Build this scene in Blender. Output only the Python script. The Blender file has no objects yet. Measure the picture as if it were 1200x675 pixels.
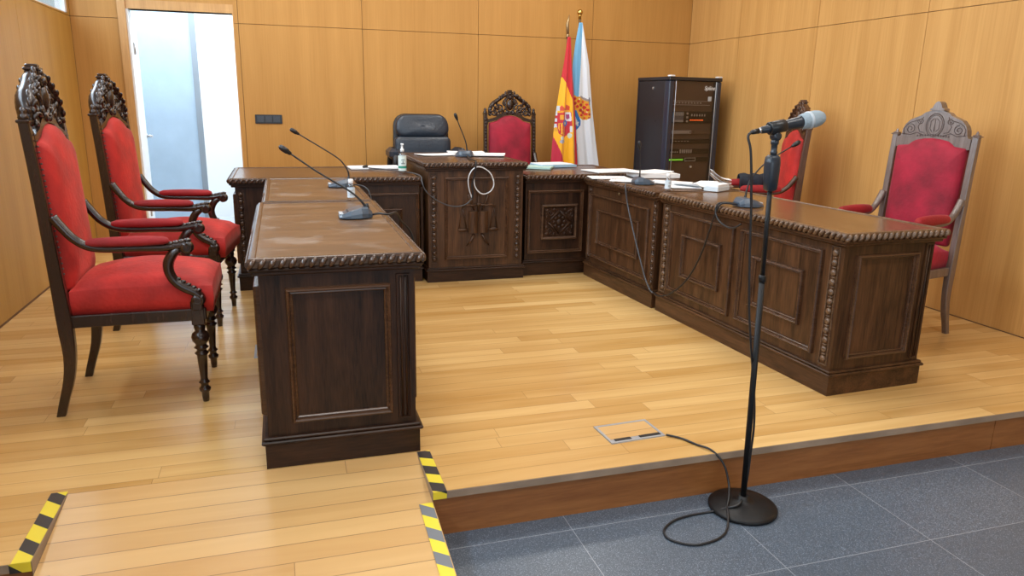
import bpy, bmesh, math, random
from mathutils import Vector, Matrix, Euler
random.seed(7)
C = bpy.context.scene.collection
PI = math.pi
V = Vector

# ------------------------------------------------------------------ materials
def nmat(name):
    m = bpy.data.materials.new(name); m.use_nodes = True
    return m, m.node_tree, m.node_tree.nodes['Principled BSDF']

def L(nt, a, b): nt.links.new(a, b)

def mth(nt, op, a, b=None, c=None):
    n = nt.nodes.new('ShaderNodeMath'); n.operation = op
    for i, v in enumerate((a, b, c)):
        if v is None: continue
        if isinstance(v, (int, float)): n.inputs[i].default_value = v
        else: L(nt, v, n.inputs[i])
    return n.outputs[0]

def plain(name, col, rough=.5, metal=0, bump=0, bscale=80, spec=.5, coat=0, var=0, vscale=6, sheen=0, sheen_col=None):
    m, nt, b = nmat(name)
    b.inputs['Base Color'].default_value = (*col, 1)
    b.inputs['Roughness'].default_value = rough
    b.inputs['Metallic'].default_value = metal
    b.inputs['Specular IOR Level'].default_value = spec
    b.inputs['Coat Weight'].default_value = coat
    if sheen:
        b.inputs['Sheen Weight'].default_value = sheen
        b.inputs['Sheen Roughness'].default_value = .35
        b.inputs['Sheen Tint'].default_value = (*(sheen_col or (1, 1, 1)), 1)
    tc = nt.nodes.new('ShaderNodeTexCoord')
    if var:
        n = nt.nodes.new('ShaderNodeTexNoise'); n.inputs['Scale'].default_value = vscale; n.inputs['Detail'].default_value = 5
        L(nt, tc.outputs['Object'], n.inputs['Vector'])
        mx = nt.nodes.new('ShaderNodeMix'); mx.data_type = 'RGBA'
        r = nt.nodes.new('ShaderNodeMapRange'); r.inputs[1].default_value = .35; r.inputs[2].default_value = .65
        L(nt, n.outputs['Fac'], r.inputs[0]); L(nt, r.outputs[0], mx.inputs[0])
        mx.inputs[6].default_value = (*[max(0, c * (1 - var)) for c in col], 1)
        mx.inputs[7].default_value = (*[min(1, c * (1 + var)) for c in col], 1)
        L(nt, mx.outputs[2], b.inputs['Base Color'])
    if bump:
        n = nt.nodes.new('ShaderNodeTexNoise'); n.inputs['Scale'].default_value = bscale; n.inputs['Detail'].default_value = 4
        L(nt, tc.outputs['Object'], n.inputs['Vector'])
        bp = nt.nodes.new('ShaderNodeBump'); bp.inputs['Strength'].default_value = bump; bp.inputs['Distance'].default_value = .01
        L(nt, n.outputs['Fac'], bp.inputs['Height']); L(nt, bp.outputs[0], b.inputs['Normal'])
    return m

def wood(name, dark, light, axis='z', rough=.4, scale=1., coat=0., spec=.5, bump=.12, worn=None, fine=1.):
    m, nt, b = nmat(name)
    tc = nt.nodes.new('ShaderNodeTexCoord'); mp = nt.nodes.new('ShaderNodeMapping')
    s = {'x': (1.2, 14, 14), 'y': (14, 1.2, 14), 'z': (14, 14, 1.2)}[axis]
    mp.inputs['Scale'].default_value = [v * scale for v in s]
    L(nt, tc.outputs['Object'], mp.inputs['Vector'])
    n1 = nt.nodes.new('ShaderNodeTexNoise'); n1.inputs['Scale'].default_value = 1.; n1.inputs['Detail'].default_value = 6
    n1.inputs['Roughness'].default_value = .65; n1.inputs['Distortion'].default_value = .6
    L(nt, mp.outputs[0], n1.inputs['Vector'])
    n2 = nt.nodes.new('ShaderNodeTexNoise'); n2.inputs['Scale'].default_value = 9.; n2.inputs['Detail'].default_value = 4
    L(nt, mp.outputs[0], n2.inputs['Vector'])
    f = mth(nt, 'ADD', mth(nt, 'MULTIPLY', n1.outputs['Fac'], .65), mth(nt, 'MULTIPLY', n2.outputs['Fac'], .35 * fine))
    cr = nt.nodes.new('ShaderNodeValToRGB'); cr.color_ramp.elements[0].position = .36; cr.color_ramp.elements[1].position = .64
    cr.color_ramp.elements[0].color = (*dark, 1); cr.color_ramp.elements[1].color = (*light, 1)
    L(nt, f, cr.inputs[0]); out = cr.outputs[0]
    rg = None
    if worn:
        nw = nt.nodes.new('ShaderNodeTexNoise'); nw.inputs['Scale'].default_value = worn[1]; nw.inputs['Detail'].default_value = 7; nw.inputs['Roughness'].default_value = .6
        L(nt, tc.outputs['Object'], nw.inputs['Vector'])
        r = nt.nodes.new('ShaderNodeMapRange'); r.inputs[1].default_value = .52; r.inputs[2].default_value = .74; r.inputs[4].default_value = worn[2]
        L(nt, nw.outputs['Fac'], r.inputs[0])
        mx = nt.nodes.new('ShaderNodeMix'); mx.data_type = 'RGBA'; L(nt, r.outputs[0], mx.inputs[0]); L(nt, out, mx.inputs[6]); mx.inputs[7].default_value = (*worn[0], 1)
        out = mx.outputs[2]
        rg = mth(nt, 'ADD', mth(nt, 'MULTIPLY', r.outputs[0], .35), rough)
    L(nt, out, b.inputs['Base Color'])
    b.inputs['Roughness'].default_value = rough
    if rg is not None: L(nt, rg, b.inputs['Roughness'])
    b.inputs['Specular IOR Level'].default_value = spec; b.inputs['Coat Weight'].default_value = coat; b.inputs['Coat Roughness'].default_value = .15
    bp = nt.nodes.new('ShaderNodeBump'); bp.inputs['Strength'].default_value = bump; bp.inputs['Distance'].default_value = .004
    L(nt, f, bp.inputs['Height']); L(nt, bp.outputs[0], b.inputs['Normal'])
    return m

def plank_mat(name, pw, pl, dark, light, rough, seed=0., y0=0., line=.42):
    m, nt, b = nmat(name)
    tc = nt.nodes.new('ShaderNodeTexCoord'); sp = nt.nodes.new('ShaderNodeSeparateXYZ'); L(nt, tc.outputs['Object'], sp.inputs[0])
    yv = mth(nt, 'DIVIDE', mth(nt, 'SUBTRACT', sp.outputs['Y'], y0), pw); row = mth(nt, 'FLOOR', yv); fy = mth(nt, 'SUBTRACT', yv, row)
    w1 = nt.nodes.new('ShaderNodeTexWhiteNoise'); w1.noise_dimensions = '1D'; L(nt, mth(nt, 'ADD', row, seed), w1.inputs['W'])
    xv = mth(nt, 'DIVIDE', mth(nt, 'ADD', sp.outputs['X'], mth(nt, 'MULTIPLY', w1.outputs['Value'], 7.3)), pl)
    col = mth(nt, 'FLOOR', xv); fx = mth(nt, 'SUBTRACT', xv, col)
    cb = nt.nodes.new('ShaderNodeCombineXYZ'); L(nt, row, cb.inputs[0]); L(nt, col, cb.inputs[1]); cb.inputs[2].default_value = seed
    w2 = nt.nodes.new('ShaderNodeTexWhiteNoise'); w2.noise_dimensions = '3D'; L(nt, cb.outputs[0], w2.inputs['Vector'])
    # grain, shifted per plank
    mp = nt.nodes.new('ShaderNodeMapping'); mp.inputs['Scale'].default_value = (1.1, 13, 5)
    add = nt.nodes.new('ShaderNodeVectorMath'); add.operation = 'MULTIPLY_ADD'
    L(nt, w2.outputs['Color'], add.inputs[0]); add.inputs[1].default_value = (30, 30, 30); 
    L(nt, tc.outputs['Object'], mp.inputs['Vector']); L(nt, mp.outputs[0], add.inputs[2])
    n1 = nt.nodes.new('ShaderNodeTexNoise'); n1.inputs['Scale'].default_value = 1; n1.inputs['Detail'].default_value = 6; n1.inputs['Distortion'].default_value = .8
    L(nt, add.outputs[0], n1.inputs['Vector'])
    f = mth(nt, 'ADD', mth(nt, 'MULTIPLY', w2.outputs['Value'], .42), mth(nt, 'MULTIPLY', n1.outputs['Fac'], .66))
    cr = nt.nodes.new('ShaderNodeValToRGB'); e = cr.color_ramp.elements
    e[0].position = .18; e[1].position = .85; e[0].color = (*dark, 1); e[1].color = (*light, 1)
    L(nt, f, cr.inputs[0])
    gy = mth(nt, 'LESS_THAN', mth(nt, 'MINIMUM', fy, mth(nt, 'SUBTRACT', 1., fy)), .0016 / pw)
    gx = mth(nt, 'LESS_THAN', mth(nt, 'MINIMUM', fx, mth(nt, 'SUBTRACT', 1., fx)), .0012 / pl)
    g = mth(nt, 'MAXIMUM', gy, gx)
    mx = nt.nodes.new('ShaderNodeMix'); mx.data_type = 'RGBA'
    L(nt, mth(nt, 'MULTIPLY', g, line), mx.inputs[0]); L(nt, cr.outputs[0], mx.inputs[6]); mx.inputs[7].default_value = (.12, .055, .02, 1)
    L(nt, mx.outputs[2], b.inputs['Base Color']); b.inputs['Roughness'].default_value = rough
    bp = nt.nodes.new('ShaderNodeBump'); bp.inputs['Strength'].default_value = .06; bp.inputs['Distance'].default_value = .003
    L(nt, n1.outputs['Fac'], bp.inputs['Height']); L(nt, bp.outputs[0], b.inputs['Normal'])
    return m

def veneer_mat(name, dark, light, rough=.5, off=0, seamw=1.09):
    m, nt, b = nmat(name)
    tc = nt.nodes.new('ShaderNodeTexCoord'); mp = nt.nodes.new('ShaderNodeMapping')
    mp.inputs['Scale'].default_value = (7, 7, .35); mp.inputs['Location'].default_value = (off, off, 0)
    L(nt, tc.outputs['Object'], mp.inputs['Vector'])
    n1 = nt.nodes.new('ShaderNodeTexNoise'); n1.inputs['Scale'].default_value = 1; n1.inputs['Detail'].default_value = 3; L(nt, mp.outputs[0], n1.inputs['Vector'])
    mp2 = nt.nodes.new('ShaderNodeMapping'); mp2.inputs['Scale'].default_value = (90, 90, 2.2); L(nt, tc.outputs['Object'], mp2.inputs['Vector'])
    n2 = nt.nodes.new('ShaderNodeTexNoise'); n2.inputs['Scale'].default_value = 1; n2.inputs['Detail'].default_value = 3; L(nt, mp2.outputs[0], n2.inputs['Vector'])
    f = mth(nt, 'ADD', mth(nt, 'MULTIPLY', n1.outputs['Fac'], .6), mth(nt, 'MULTIPLY', n2.outputs['Fac'], .4))
    cr = nt.nodes.new('ShaderNodeValToRGB'); e = cr.color_ramp.elements
    e[0].position = .33; e[1].position = .67; e[0].color = (*dark, 1); e[1].color = (*light, 1)
    L(nt, f, cr.inputs[0]); L(nt, cr.outputs[0], b.inputs['Base Color']); b.inputs['Roughness'].default_value = rough; b.inputs['Specular IOR Level'].default_value = .3
    return m

def tile_mat(name):
    m, nt, b = nmat(name)
    tc = nt.nodes.new('ShaderNodeTexCoord'); sp = nt.nodes.new('ShaderNodeSeparateXYZ'); L(nt, tc.outputs['Object'], sp.inputs[0])
    def fr(o, o0, w):
        v = mth(nt, 'DIVIDE', mth(nt, 'SUBTRACT', o, o0), w); fl = mth(nt, 'FLOOR', v); f = mth(nt, 'SUBTRACT', v, fl)
        return mth(nt, 'MULTIPLY', mth(nt, 'MINIMUM', f, mth(nt, 'SUBTRACT', 1., f)), w), fl
    dx, cx = fr(sp.outputs['X'], .915, .6); dy, cy = fr(sp.outputs['Y'], 2.155, .4)
    g = mth(nt, 'LESS_THAN', mth(nt, 'MINIMUM', dx, dy), .0013)
    n = nt.nodes.new('ShaderNodeTexNoise'); n.inputs['Scale'].default_value = 330; n.inputs['Detail'].default_value = 2; L(nt, tc.outputs['Object'], n.inputs['Vector'])
    nb = nt.nodes.new('ShaderNodeTexNoise'); nb.inputs['Scale'].default_value = 3; L(nt, tc.outputs['Object'], nb.inputs['Vector'])
    cb = nt.nodes.new('ShaderNodeCombineXYZ'); L(nt, cx, cb.inputs[0]); L(nt, cy, cb.inputs[1])
    w = nt.nodes.new('ShaderNodeTexWhiteNoise'); w.noise_dimensions = '2D'; L(nt, cb.outputs[0], w.inputs['Vector'])
    cr = nt.nodes.new('ShaderNodeValToRGB'); e = cr.color_ramp.elements
    e[0].position = .40; e[0].color = (.060, .078, .105, 1); e[1].position = .72; e[1].color = (.25, .31, .39, 1)
    e2 = e.new(.57); e2.color = (.095, .120, .155, 1)
    f = mth(nt, 'ADD', n.outputs['Fac'], mth(nt, 'ADD', mth(nt, 'MULTIPLY', mth(nt, 'SUBTRACT', w.outputs['Value'], .5), .05), mth(nt, 'MULTIPLY', mth(nt, 'SUBTRACT', nb.outputs['Fac'], .5), .06)))
    L(nt, f, cr.inputs[0])
    mx = nt.nodes.new('ShaderNodeMix'); mx.data_type = 'RGBA'; L(nt, g, mx.inputs[0]); L(nt, cr.outputs[0], mx.inputs[6]); mx.inputs[7].default_value = (.30, .33, .37, 1)
    L(nt, mx.outputs[2], b.inputs['Base Color']); b.inputs['Roughness'].default_value = .33
    return m

def stripe_mat(name, per, skew, dark, v0=0., frac=.5):
    m, nt, b = nmat(name)
    tc = nt.nodes.new('ShaderNodeTexCoord'); sp = nt.nodes.new('ShaderNodeSeparateXYZ'); L(nt, tc.outputs['Object'], sp.inputs[0])
    v = mth(nt, 'ADD', mth(nt, 'ADD', sp.outputs['Y'], mth(nt, 'MULTIPLY', sp.outputs['X'], skew)), mth(nt, 'MULTIPLY', sp.outputs['Z'], 1.))
    f = mth(nt, 'FRACT', mth(nt, 'ADD', mth(nt, 'DIVIDE', mth(nt, 'SUBTRACT', v, v0), per), 50))
    g = mth(nt, 'LESS_THAN', f, frac)
    mx = nt.nodes.new('ShaderNodeMix'); mx.data_type = 'RGBA'; L(nt, g, mx.inputs[0]); mx.inputs[6].default_value = (.83, .66, .04, 1); mx.inputs[7].default_value = (*dark, 1)
    L(nt, mx.outputs[2], b.inputs['Base Color']); b.inputs['Roughness'].default_value = .38
    return m

def vcol_mat(name, rough=.6):
    m, nt, b = nmat(name)
    a = nt.nodes.new('ShaderNodeVertexColor'); a.layer_name = 'Col'; L(nt, a.outputs[0], b.inputs['Base Color'])
    b.inputs['Roughness'].default_value = rough; b.inputs['Sheen Weight'].default_value = .2
    return m

def glass_mat(name, tint, amt, rough=.03):
    m, nt, b = nmat(name); nt.nodes.remove(b)
    out = nt.nodes['Material Output']
    t = nt.nodes.new('ShaderNodeBsdfTransparent'); t.inputs[0].default_value = (*tint, 1)
    g = nt.nodes.new('ShaderNodeBsdfGlossy'); g.inputs['Roughness'].default_value = rough
    lw = nt.nodes.new('ShaderNodeLayerWeight'); lw.inputs[0].default_value = .5
    fac = mth(nt, 'MULTIPLY_ADD', mth(nt, 'POWER', lw.outputs['Facing'], 5.), .8, .03 + amt)
    mx = nt.nodes.new('ShaderNodeMixShader'); L(nt, fac, mx.inputs[0]); L(nt, t.outputs[0], mx.inputs[1]); L(nt, g.outputs[0], mx.inputs[2])
    L(nt, mx.outputs[0], out.inputs[0]); return m

def emit_mat(name, col, s):
    m, nt, b = nmat(name); b.inputs['Emission Color'].default_value = (*col, 1); b.inputs['Emission Strength'].default_value = s
    b.inputs['Base Color'].default_value = (*col, 1); return m

M = {}
WD, WL = (.010, .0040, .0020), (.058, .0235, .0105)
M['walnut_z'] = wood('walnut_vertical_grain', WD, WL, 'z', rough=.36, spec=.28, scale=1.3)
M['walnut_x'] = wood('walnut_horizontal_grain', WD, WL, 'x', rough=.36, spec=.28)
M['walnut_y'] = wood('walnut_length_grain', WD, WL, 'y', rough=.36, spec=.28)
M['oak_z'] = wood('brown_oak_vertical_grain', (.021, .0088, .0040), (.115, .050, .021), 'z', rough=.36, spec=.3)
M['oak_y'] = wood('brown_oak_length_grain', (.021, .0088, .0040), (.115, .050, .021), 'y', rough=.36, spec=.3)
M['moulding'] = wood('moulding_walnut', (.045, .020, .010), (.105, .048, .023), 'x', rough=.27, bump=.03)
M['carved'] = wood('carved_walnut', (.022, .010, .006), (.12, .062, .036), 'x', rough=.27, scale=2)
M['carved_light'] = wood('carved_oak', (.045, .022, .012), (.20, .115, .065), 'x', rough=.32, scale=2)
M['top_worn'] = wood('worn_table_top', (.060, .030, .015), (.155, .082, .042), 'x', rough=.32, worn=((.34, .26, .20), 5.0, .55))
M['top'] = wood('polished_table_top', (.050, .022, .011), (.13, .062, .030), 'x', rough=.24)
M['top_right'] = wood('table_top_wall_reflection', (.085, .040, .017), (.20, .105, .048), 'y', rough=.22)  # lighter amber base carries the wall's reflection on the right tops
M['chair_wood'] = wood('chair_mahogany', (.010, .0045, .003), (.040, .017, .010), 'z', rough=.27, scale=2, coat=.3)
M['chair_wood_sheen'] = wood('chair_walnut_painted_sheen', (.11, .076, .062), (.20, .145, .125), 'z', rough=.30, scale=1.5, coat=.5)  # wood lightened to grey for the cool window sheen on the crest
M['chair_wood_mid'] = wood('chair_wood_brown', (.040, .016, .008), (.13, .060, .032), 'z', rough=.3, scale=1.5)
M['chair_wood_line'] = plain('engraved_line', (.075, .048, .042), .5)
M['velvet'] = plain('scarlet_velvet', (.46, .017, .012), .75, var=.25, vscale=7, bump=.25, bscale=60, sheen=.2, sheen_col=(1, .45, .35))
M['velvet_dark'] = plain('dark_red_velvet', (.27, .006, .009), .75, var=.2, vscale=9, bump=.2, bscale=60, sheen=.3, sheen_col=(1, .3, .3))
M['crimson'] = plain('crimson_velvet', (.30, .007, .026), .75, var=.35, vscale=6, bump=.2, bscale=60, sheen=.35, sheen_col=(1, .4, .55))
M['deck'] = plank_mat('oak_plank_floor', .088, 1.25, (.49, .255, .066), (.77, .50, .205), .26, 3., 2.244)
M['rampwood'] = plank_mat('pale_oak_ramp_planks', .0855, 2.6, (.52, .275, .090), (.70, .44, .185), .29, 11., 2.56, .6)
M['riser'] = wood('riser_veneer', (.23, .080, .020), (.36, .140, .040), 'x', rough=.4)
M['nosing'] = plain('worn_step_nosing', (.33, .24, .17), .45, var=.15)
M['tiles'] = tile_mat('terrazzo_tiles')
M['ven_back'] = veneer_mat('veneer_back', (.44, .212, .050), (.54, .275, .074))
M['ven_right'] = veneer_mat('veneer_right_lit', (.52, .270, .078), (.66, .370, .125), off=9)  # same veneer made paler for the light falling on this wall
M['ven_left'] = veneer_mat('veneer_left', (.43, .228, .045), (.53, .298, .070), off=5)
M['seam'] = plain('seam_shadow_gap', (.16, .075, .03), .7)
M['casing'] = wood('door_casing_wood', (.47, .24, .075), (.62, .34, .12), 'z', rough=.4, scale=.6)
M['white'] = plain('white_paint', (.80, .82, .84), .45)
M['ceil'] = plain('ceiling_white', (.80, .79, .76), .8)
M['concrete'] = plain('pale_blue_concrete', (.36, .47, .58), .7, var=.06, vscale=2.5, bump=.1, bscale=20)
M['corr_white'] = plain('corridor_white_plaster', (.82, .86, .88), .7)
M['corner_shade'] = plain('grey_corner_shade', (.22, .26, .30), .6)
M['corr_floor'] = plain('corridor_stone_floor', (.42, .45, .48), .4)
M['black'] = plain('black_plastic', (.012, .012, .013), .38)
M['blackmetal'] = plain('black_powder_coat', (.007, .007, .008), .45, spec=.35, bump=.1, bscale=300)
M['rackside'] = plain('rack_dark_steel', (.014, .015, .021), .33, spec=.6)
M['rackblue'] = plain('rack_corner_profile', (.015, .022, .045), .3, spec=.7)
M['steel'] = plain('brushed_steel', (.55, .56, .58), .3, metal=1)
M['rackctl'] = plain('light_grey_controls', (.50, .50, .50), .4)
M['silver'] = plain('silver_paint', (.45, .47, .50), .4, metal=.6)
M['greymic'] = plain('grey_blue_mic_plastic', (.055, .078, .110), .28, spec=.6)
M['gripgrey'] = plain('grip_dark_grey', (.018, .025, .036), .32, spec=.5)
M['greylight'] = plain('light_grey_and_lip_glint', (.45, .50, .55), .3)
M['cable'] = plain('black_cable', (.012, .012, .014), .42)
M['cable_grey'] = plain('grey_cable', (.060, .063, .072), .4)
M['cable_white'] = plain('white_cable', (.62, .63, .66), .4)
M['leather'] = plain('black_leather_blue_sheen', (.018, .027, .042), .34, bump=.35, bscale=40, spec=.6)  # black leather, base tinted blue to hold its bluish reflection
M['foam'] = plain('pale_foam_windscreen', (.34, .41, .46), .9, bump=.6, bscale=400)
M['paper'] = plain('white_paper', (.86, .87, .88), .7)
M['paper_blue'] = plain('bluish_paper', (.66, .74, .80), .7)
M['paper_edge'] = plain('paper_text_grey', (.45, .47, .50), .8)
M['folder_green'] = plain('pale_green_folder', (.42, .62, .57), .6)
M['folder_blue'] = plain('pale_blue_folder', (.34, .52, .66), .6)
M['kraft'] = plain('brown_folder_edge', (.36, .24, .17), .6)
M['gold'] = plain('polished_brass', (.72, .50, .16), .25, metal=1)
M['brass_dull'] = plain('dull_brass', (.38, .27, .14), .4, metal=.8)
M['green'] = plain('green_label', (.03, .30, .20), .5)
M['label'] = plain('label_pale', (.74, .84, .80), .5)
M['darktext'] = plain('label_print_dark', (.10, .16, .16), .6)
M['clear'] = glass_mat('clear_plastic', (.95, .97, .99), .06, .1)
M['windowglass'] = glass_mat('window_glass', (.95, .98, 1), .0, .02)
M['rackglass'] = glass_mat('smoked_rack_glass', (.80, .76, .73), .01, .06)
M['rackback'] = plain('rack_interior_panel', (.16, .11, .085), .5)
M['cloth_blue'] = plain('dark_blue_cloth', (.020, .025, .035), .9, bump=.5, bscale=40)
M['flagcloth'] = vcol_mat('flag_cloth')
M['led_orange'] = emit_mat('orange_leds', (1, .16, .03), 1.3)
M['led_green'] = emit_mat('green_strip', (.25, .85, .06), .55)
M['tape_deck'] = stripe_mat('hazard_tape_black', .127, .5, (.022, .022, .026), 2.596)
M['tape_left'] = stripe_mat('hazard_tape_black_left', .1435, .9, (.035, .03, .028), 1.6615, .44)
M['tape_ramp'] = stripe_mat('hazard_tape_grey', .133, .8, (.17, .18, .20), 2.444, .48)
M['switch'] = plain('anthracite_switch', (.022, .025, .032), .35)
M['switch2'] = plain('anthracite_rocker', (.045, .052, .065), .35)

# ------------------------------------------------------------------ mesh builder
class MB:
    def __init__(s): s.bm = bmesh.new(); s.T = Matrix.Identity(4)
    def _v(s, p): return s.bm.verts.new(s.T @ V(p))
    def _f(s, vs, smooth=False):
        try:
            f = s.bm.faces.new(vs); f.smooth = smooth; return f
        except ValueError: return None
    def hexa(s, p):
        v = [s._v(q) for q in p]
        for idx in ((0, 3, 2, 1), (4, 5, 6, 7), (0, 1, 5, 4), (1, 2, 6, 5), (2, 3, 7, 6), (3, 0, 4, 7)): s._f([v[i] for i in idx])
        return s
    def box(s, x0, x1, y0, y1, z0, z1):
        return s.hexa([(x0, y0, z0), (x1, y0, z0), (x1, y1, z0), (x0, y1, z0), (x0, y0, z1), (x1, y0, z1), (x1, y1, z1), (x0, y1, z1)])
    def bbox(s, x0, x1, y0, y1, z0, z1, b=.003):
        """box with all edges chamfered"""
        st = [(z0, b), (z0 + b, 0), (z1 - b, 0), (z1, b)]; rings = []
        for z, i in st:
            a0, a1, c0, c1 = x0 + i, x1 - i, y0 + i, y1 - i; k = b
            rings.append([s._v(q) for q in ((a0 + k, c0, z), (a1 - k, c0, z), (a1, c0 + k, z), (a1, c1 - k, z), (a1 - k, c1, z), (a0 + k, c1, z), (a0, c1 - k, z), (a0, c0 + k, z))])
        s.skin(rings, closed=True, caps=True, smooth=False); return s
    def skin(s, rings, closed=True, caps=True, smooth=True):
        n = len(rings[0])
        for a, b in zip(rings[:-1], rings[1:]):
            for i in range(n if closed else n - 1):
                j = (i + 1) % n; s._f([a[i], a[j], b[j], b[i]], smooth)
        if caps:
            s._f(rings[0][::-1]); s._f(rings[-1])
    def tube(s, pts, r, n=8, caps=True, flat=None):
        """swept tube; r is a number or list; flat = (wide factor, axis vector)"""
        pts = [V(p) for p in pts]; m = len(pts); R = [r] * m if isinstance(r, (int, float)) else list(r)
        rings = []; prev = None
        for i, p in enumerate(pts):
            t = (pts[min(i + 1, m - 1)] - pts[max(i - 1, 0)])
            if t.length < 1e-9: t = V((0, 0, 1))
            t.normalize()
            if flat: u = V(flat[1]) - t * t.dot(V(flat[1]))
            elif prev is None: u = t.orthogonal()
            else: u = prev - t * prev.dot(t)
            if u.length < 1e-6: u = t.orthogonal()
            u.normalize(); prev = u; w = t.cross(u)
            k = flat[0] if flat else 1
            rings.append([s._v(p + u * (math.cos(a) * R[i] * k) + w * (math.sin(a) * R[i])) for a in [2 * PI * q / n for q in range(n)]])
        s.skin(rings, True, caps, True); return s
    def lathe(s, prof, c=(0, 0, 0), n=20, caps=True, axis=None, smooth=True):
        Q = Matrix.Translation(V(c))
        if axis is not None: Q = Q @ V((0, 0, 1)).rotation_difference(V(axis)).to_matrix().to_4x4()
        rings = [[s._v(Q @ V((math.cos(a) * r, math.sin(a) * r, z))) for a in [2 * PI * q / n for q in range(n)]] for z, r in prof]
        s.skin(rings, True, caps, smooth); return s
    def ell(s, c, r, n=10, m=7, rot=None):
        c = V(c); R = (rot or Euler((0, 0, 0))).to_matrix() if not isinstance(rot, Matrix) else rot
        rings = []
        for i in range(m):
            ph = -PI / 2 + PI * (i + .35) / (m - .3)
            rings.append([s._v(c + R @ V((r[0] * math.cos(ph) * math.cos(a), r[1] * math.cos(ph) * math.sin(a), r[2] * math.sin(ph)))) for a in [2 * PI * q / n for q in range(n)]])
        s.skin(rings, True, True, True); return s
    def prism(s, outline, d, P=None, bev=0):
        """outline in local (u,v) extruded along w by d, P maps (u,v,w)->point"""
        P = P or (lambda u, v, w: (u, v, w))
        n = len(outline)
        if bev:
            cx = sum(p[0] for p in outline) / n; cy = sum(p[1] for p in outline) / n
            def sh(p):
                dd = math.hypot(p[0] - cx, p[1] - cy) or 1; return (p[0] - (p[0] - cx) / dd * bev, p[1] - (p[1] - cy) / dd * bev)
            inn = [sh(p) for p in outline]
            rr = [[s._v(P(*p, 0)) for p in outline], [s._v(P(*p, d - bev)) for p in outline], [s._v(P(*p, d)) for p in inn]]
        else: rr = [[s._v(P(*p, 0)) for p in outline], [s._v(P(*p, d)) for p in outline]]
        s.skin(rr, True, True, False); return s
    def frame(s, P, u0, u1, v0, v1, prof):
        """mitred moulding; prof = list of (inset, height); outer edge at the rectangle"""
        rings = []
        for a, b, cu, cv in ((u0, v0, 1, 1), (u1, v0, -1, 1), (u1, v1, -1, -1), (u0, v1, 1, -1)):
            rings.append([s._v(P(a + cu * i, b + cv * i, h)) for i, h in prof])
        n = len(prof)
        for k in range(4):
            A, B = rings[k], rings[(k + 1) % 4]
            for i in range(n - 1): s._f([A[i], B[i], B[i + 1], A[i + 1]])
        return s
    def obj(s, name, mat, parent=None, loc=None, bevel=0, label=None, autosmooth=False):
        bmesh.ops.recalc_face_normals(s.bm, faces=s.bm.faces)
        me = bpy.data.meshes.new(name); s.bm.to_mesh(me); s.bm.free()
        o = bpy.data.objects.new(name, me); C.objects.link(o)
        if mat is not None:
            for mm in (mat if isinstance(mat, (list, tuple)) else [mat]): me.materials.append(M[mm] if isinstance(mm, str) else mm)
        if parent is not None: o.parent = parent
        if loc: o.location = loc
        if bevel:
            b = o.modifiers.new('bevel', 'BEVEL'); b.width = bevel; b.segments = 2; b.limit_method = 'ANGLE'
        if label: o['label'] = label
        return o

def thing(name, label, cat, loc=(0, 0, 0), rotz=0, group=None):
    o = bpy.data.objects.new(name, None); C.objects.link(o); o.empty_display_size = .1
    o.location = loc; o.rotation_euler = (0, 0, rotz); o['label'] = label; o['category'] = cat
    if group: o['group'] = group
    return o
def tag(o, label, cat, group=None, kind=None):
    o['label'] = label; o['category'] = cat
    if group: o['group'] = group
    if kind: o['kind'] = kind
    return o
def struct(o, label=None, cat=None):
    o['kind'] = 'structure'
    if label: o['label'] = label
    if cat: o['category'] = cat
    return o

def crom(pts, k=8):
    pts = [V(p) for p in pts]; P = [pts[0] * 2 - pts[1]] + pts + [pts[-1] * 2 - pts[-2]]; out = []
    for i in range(1, len(P) - 2):
        for j in range(k):
            t = j / k; a, b, c, d = P[i - 1:i + 3]
            out.append(.5 * ((2 * b) + (c - a) * t + (2 * a - 5 * b + 4 * c - d) * t * t + (3 * b - a - 3 * c + d) * t ** 3))
    out.append(pts[-1]); return out
def lerp_list(vals, n):
    o = []
    for i in range(n):
        t = i / (n - 1) * (len(vals) - 1); k = min(int(t), len(vals) - 2); o.append(vals[k] + (vals[k + 1] - vals[k]) * (t - k))
    return o
def spiral(c, r0, r1, a0, turns, P, n=22):
    return [P(c[0] + (r0 + (r1 - r0) * i / (n - 1)) * math.cos(a0 + turns * 2 * PI * i / (n - 1)), c[1] + (r0 + (r1 - r0) * i / (n - 1)) * math.sin(a0 + turns * 2 * PI * i / (n - 1))) for i in range(n)]

# ------------------------------------------------------------------ setting
XL, XR, YB, ZS, HC, YF, GZ = -1.599, 4.14, 7.168, 1.932, 3.25, -4.2, -.1715
GAP = .0020

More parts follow.
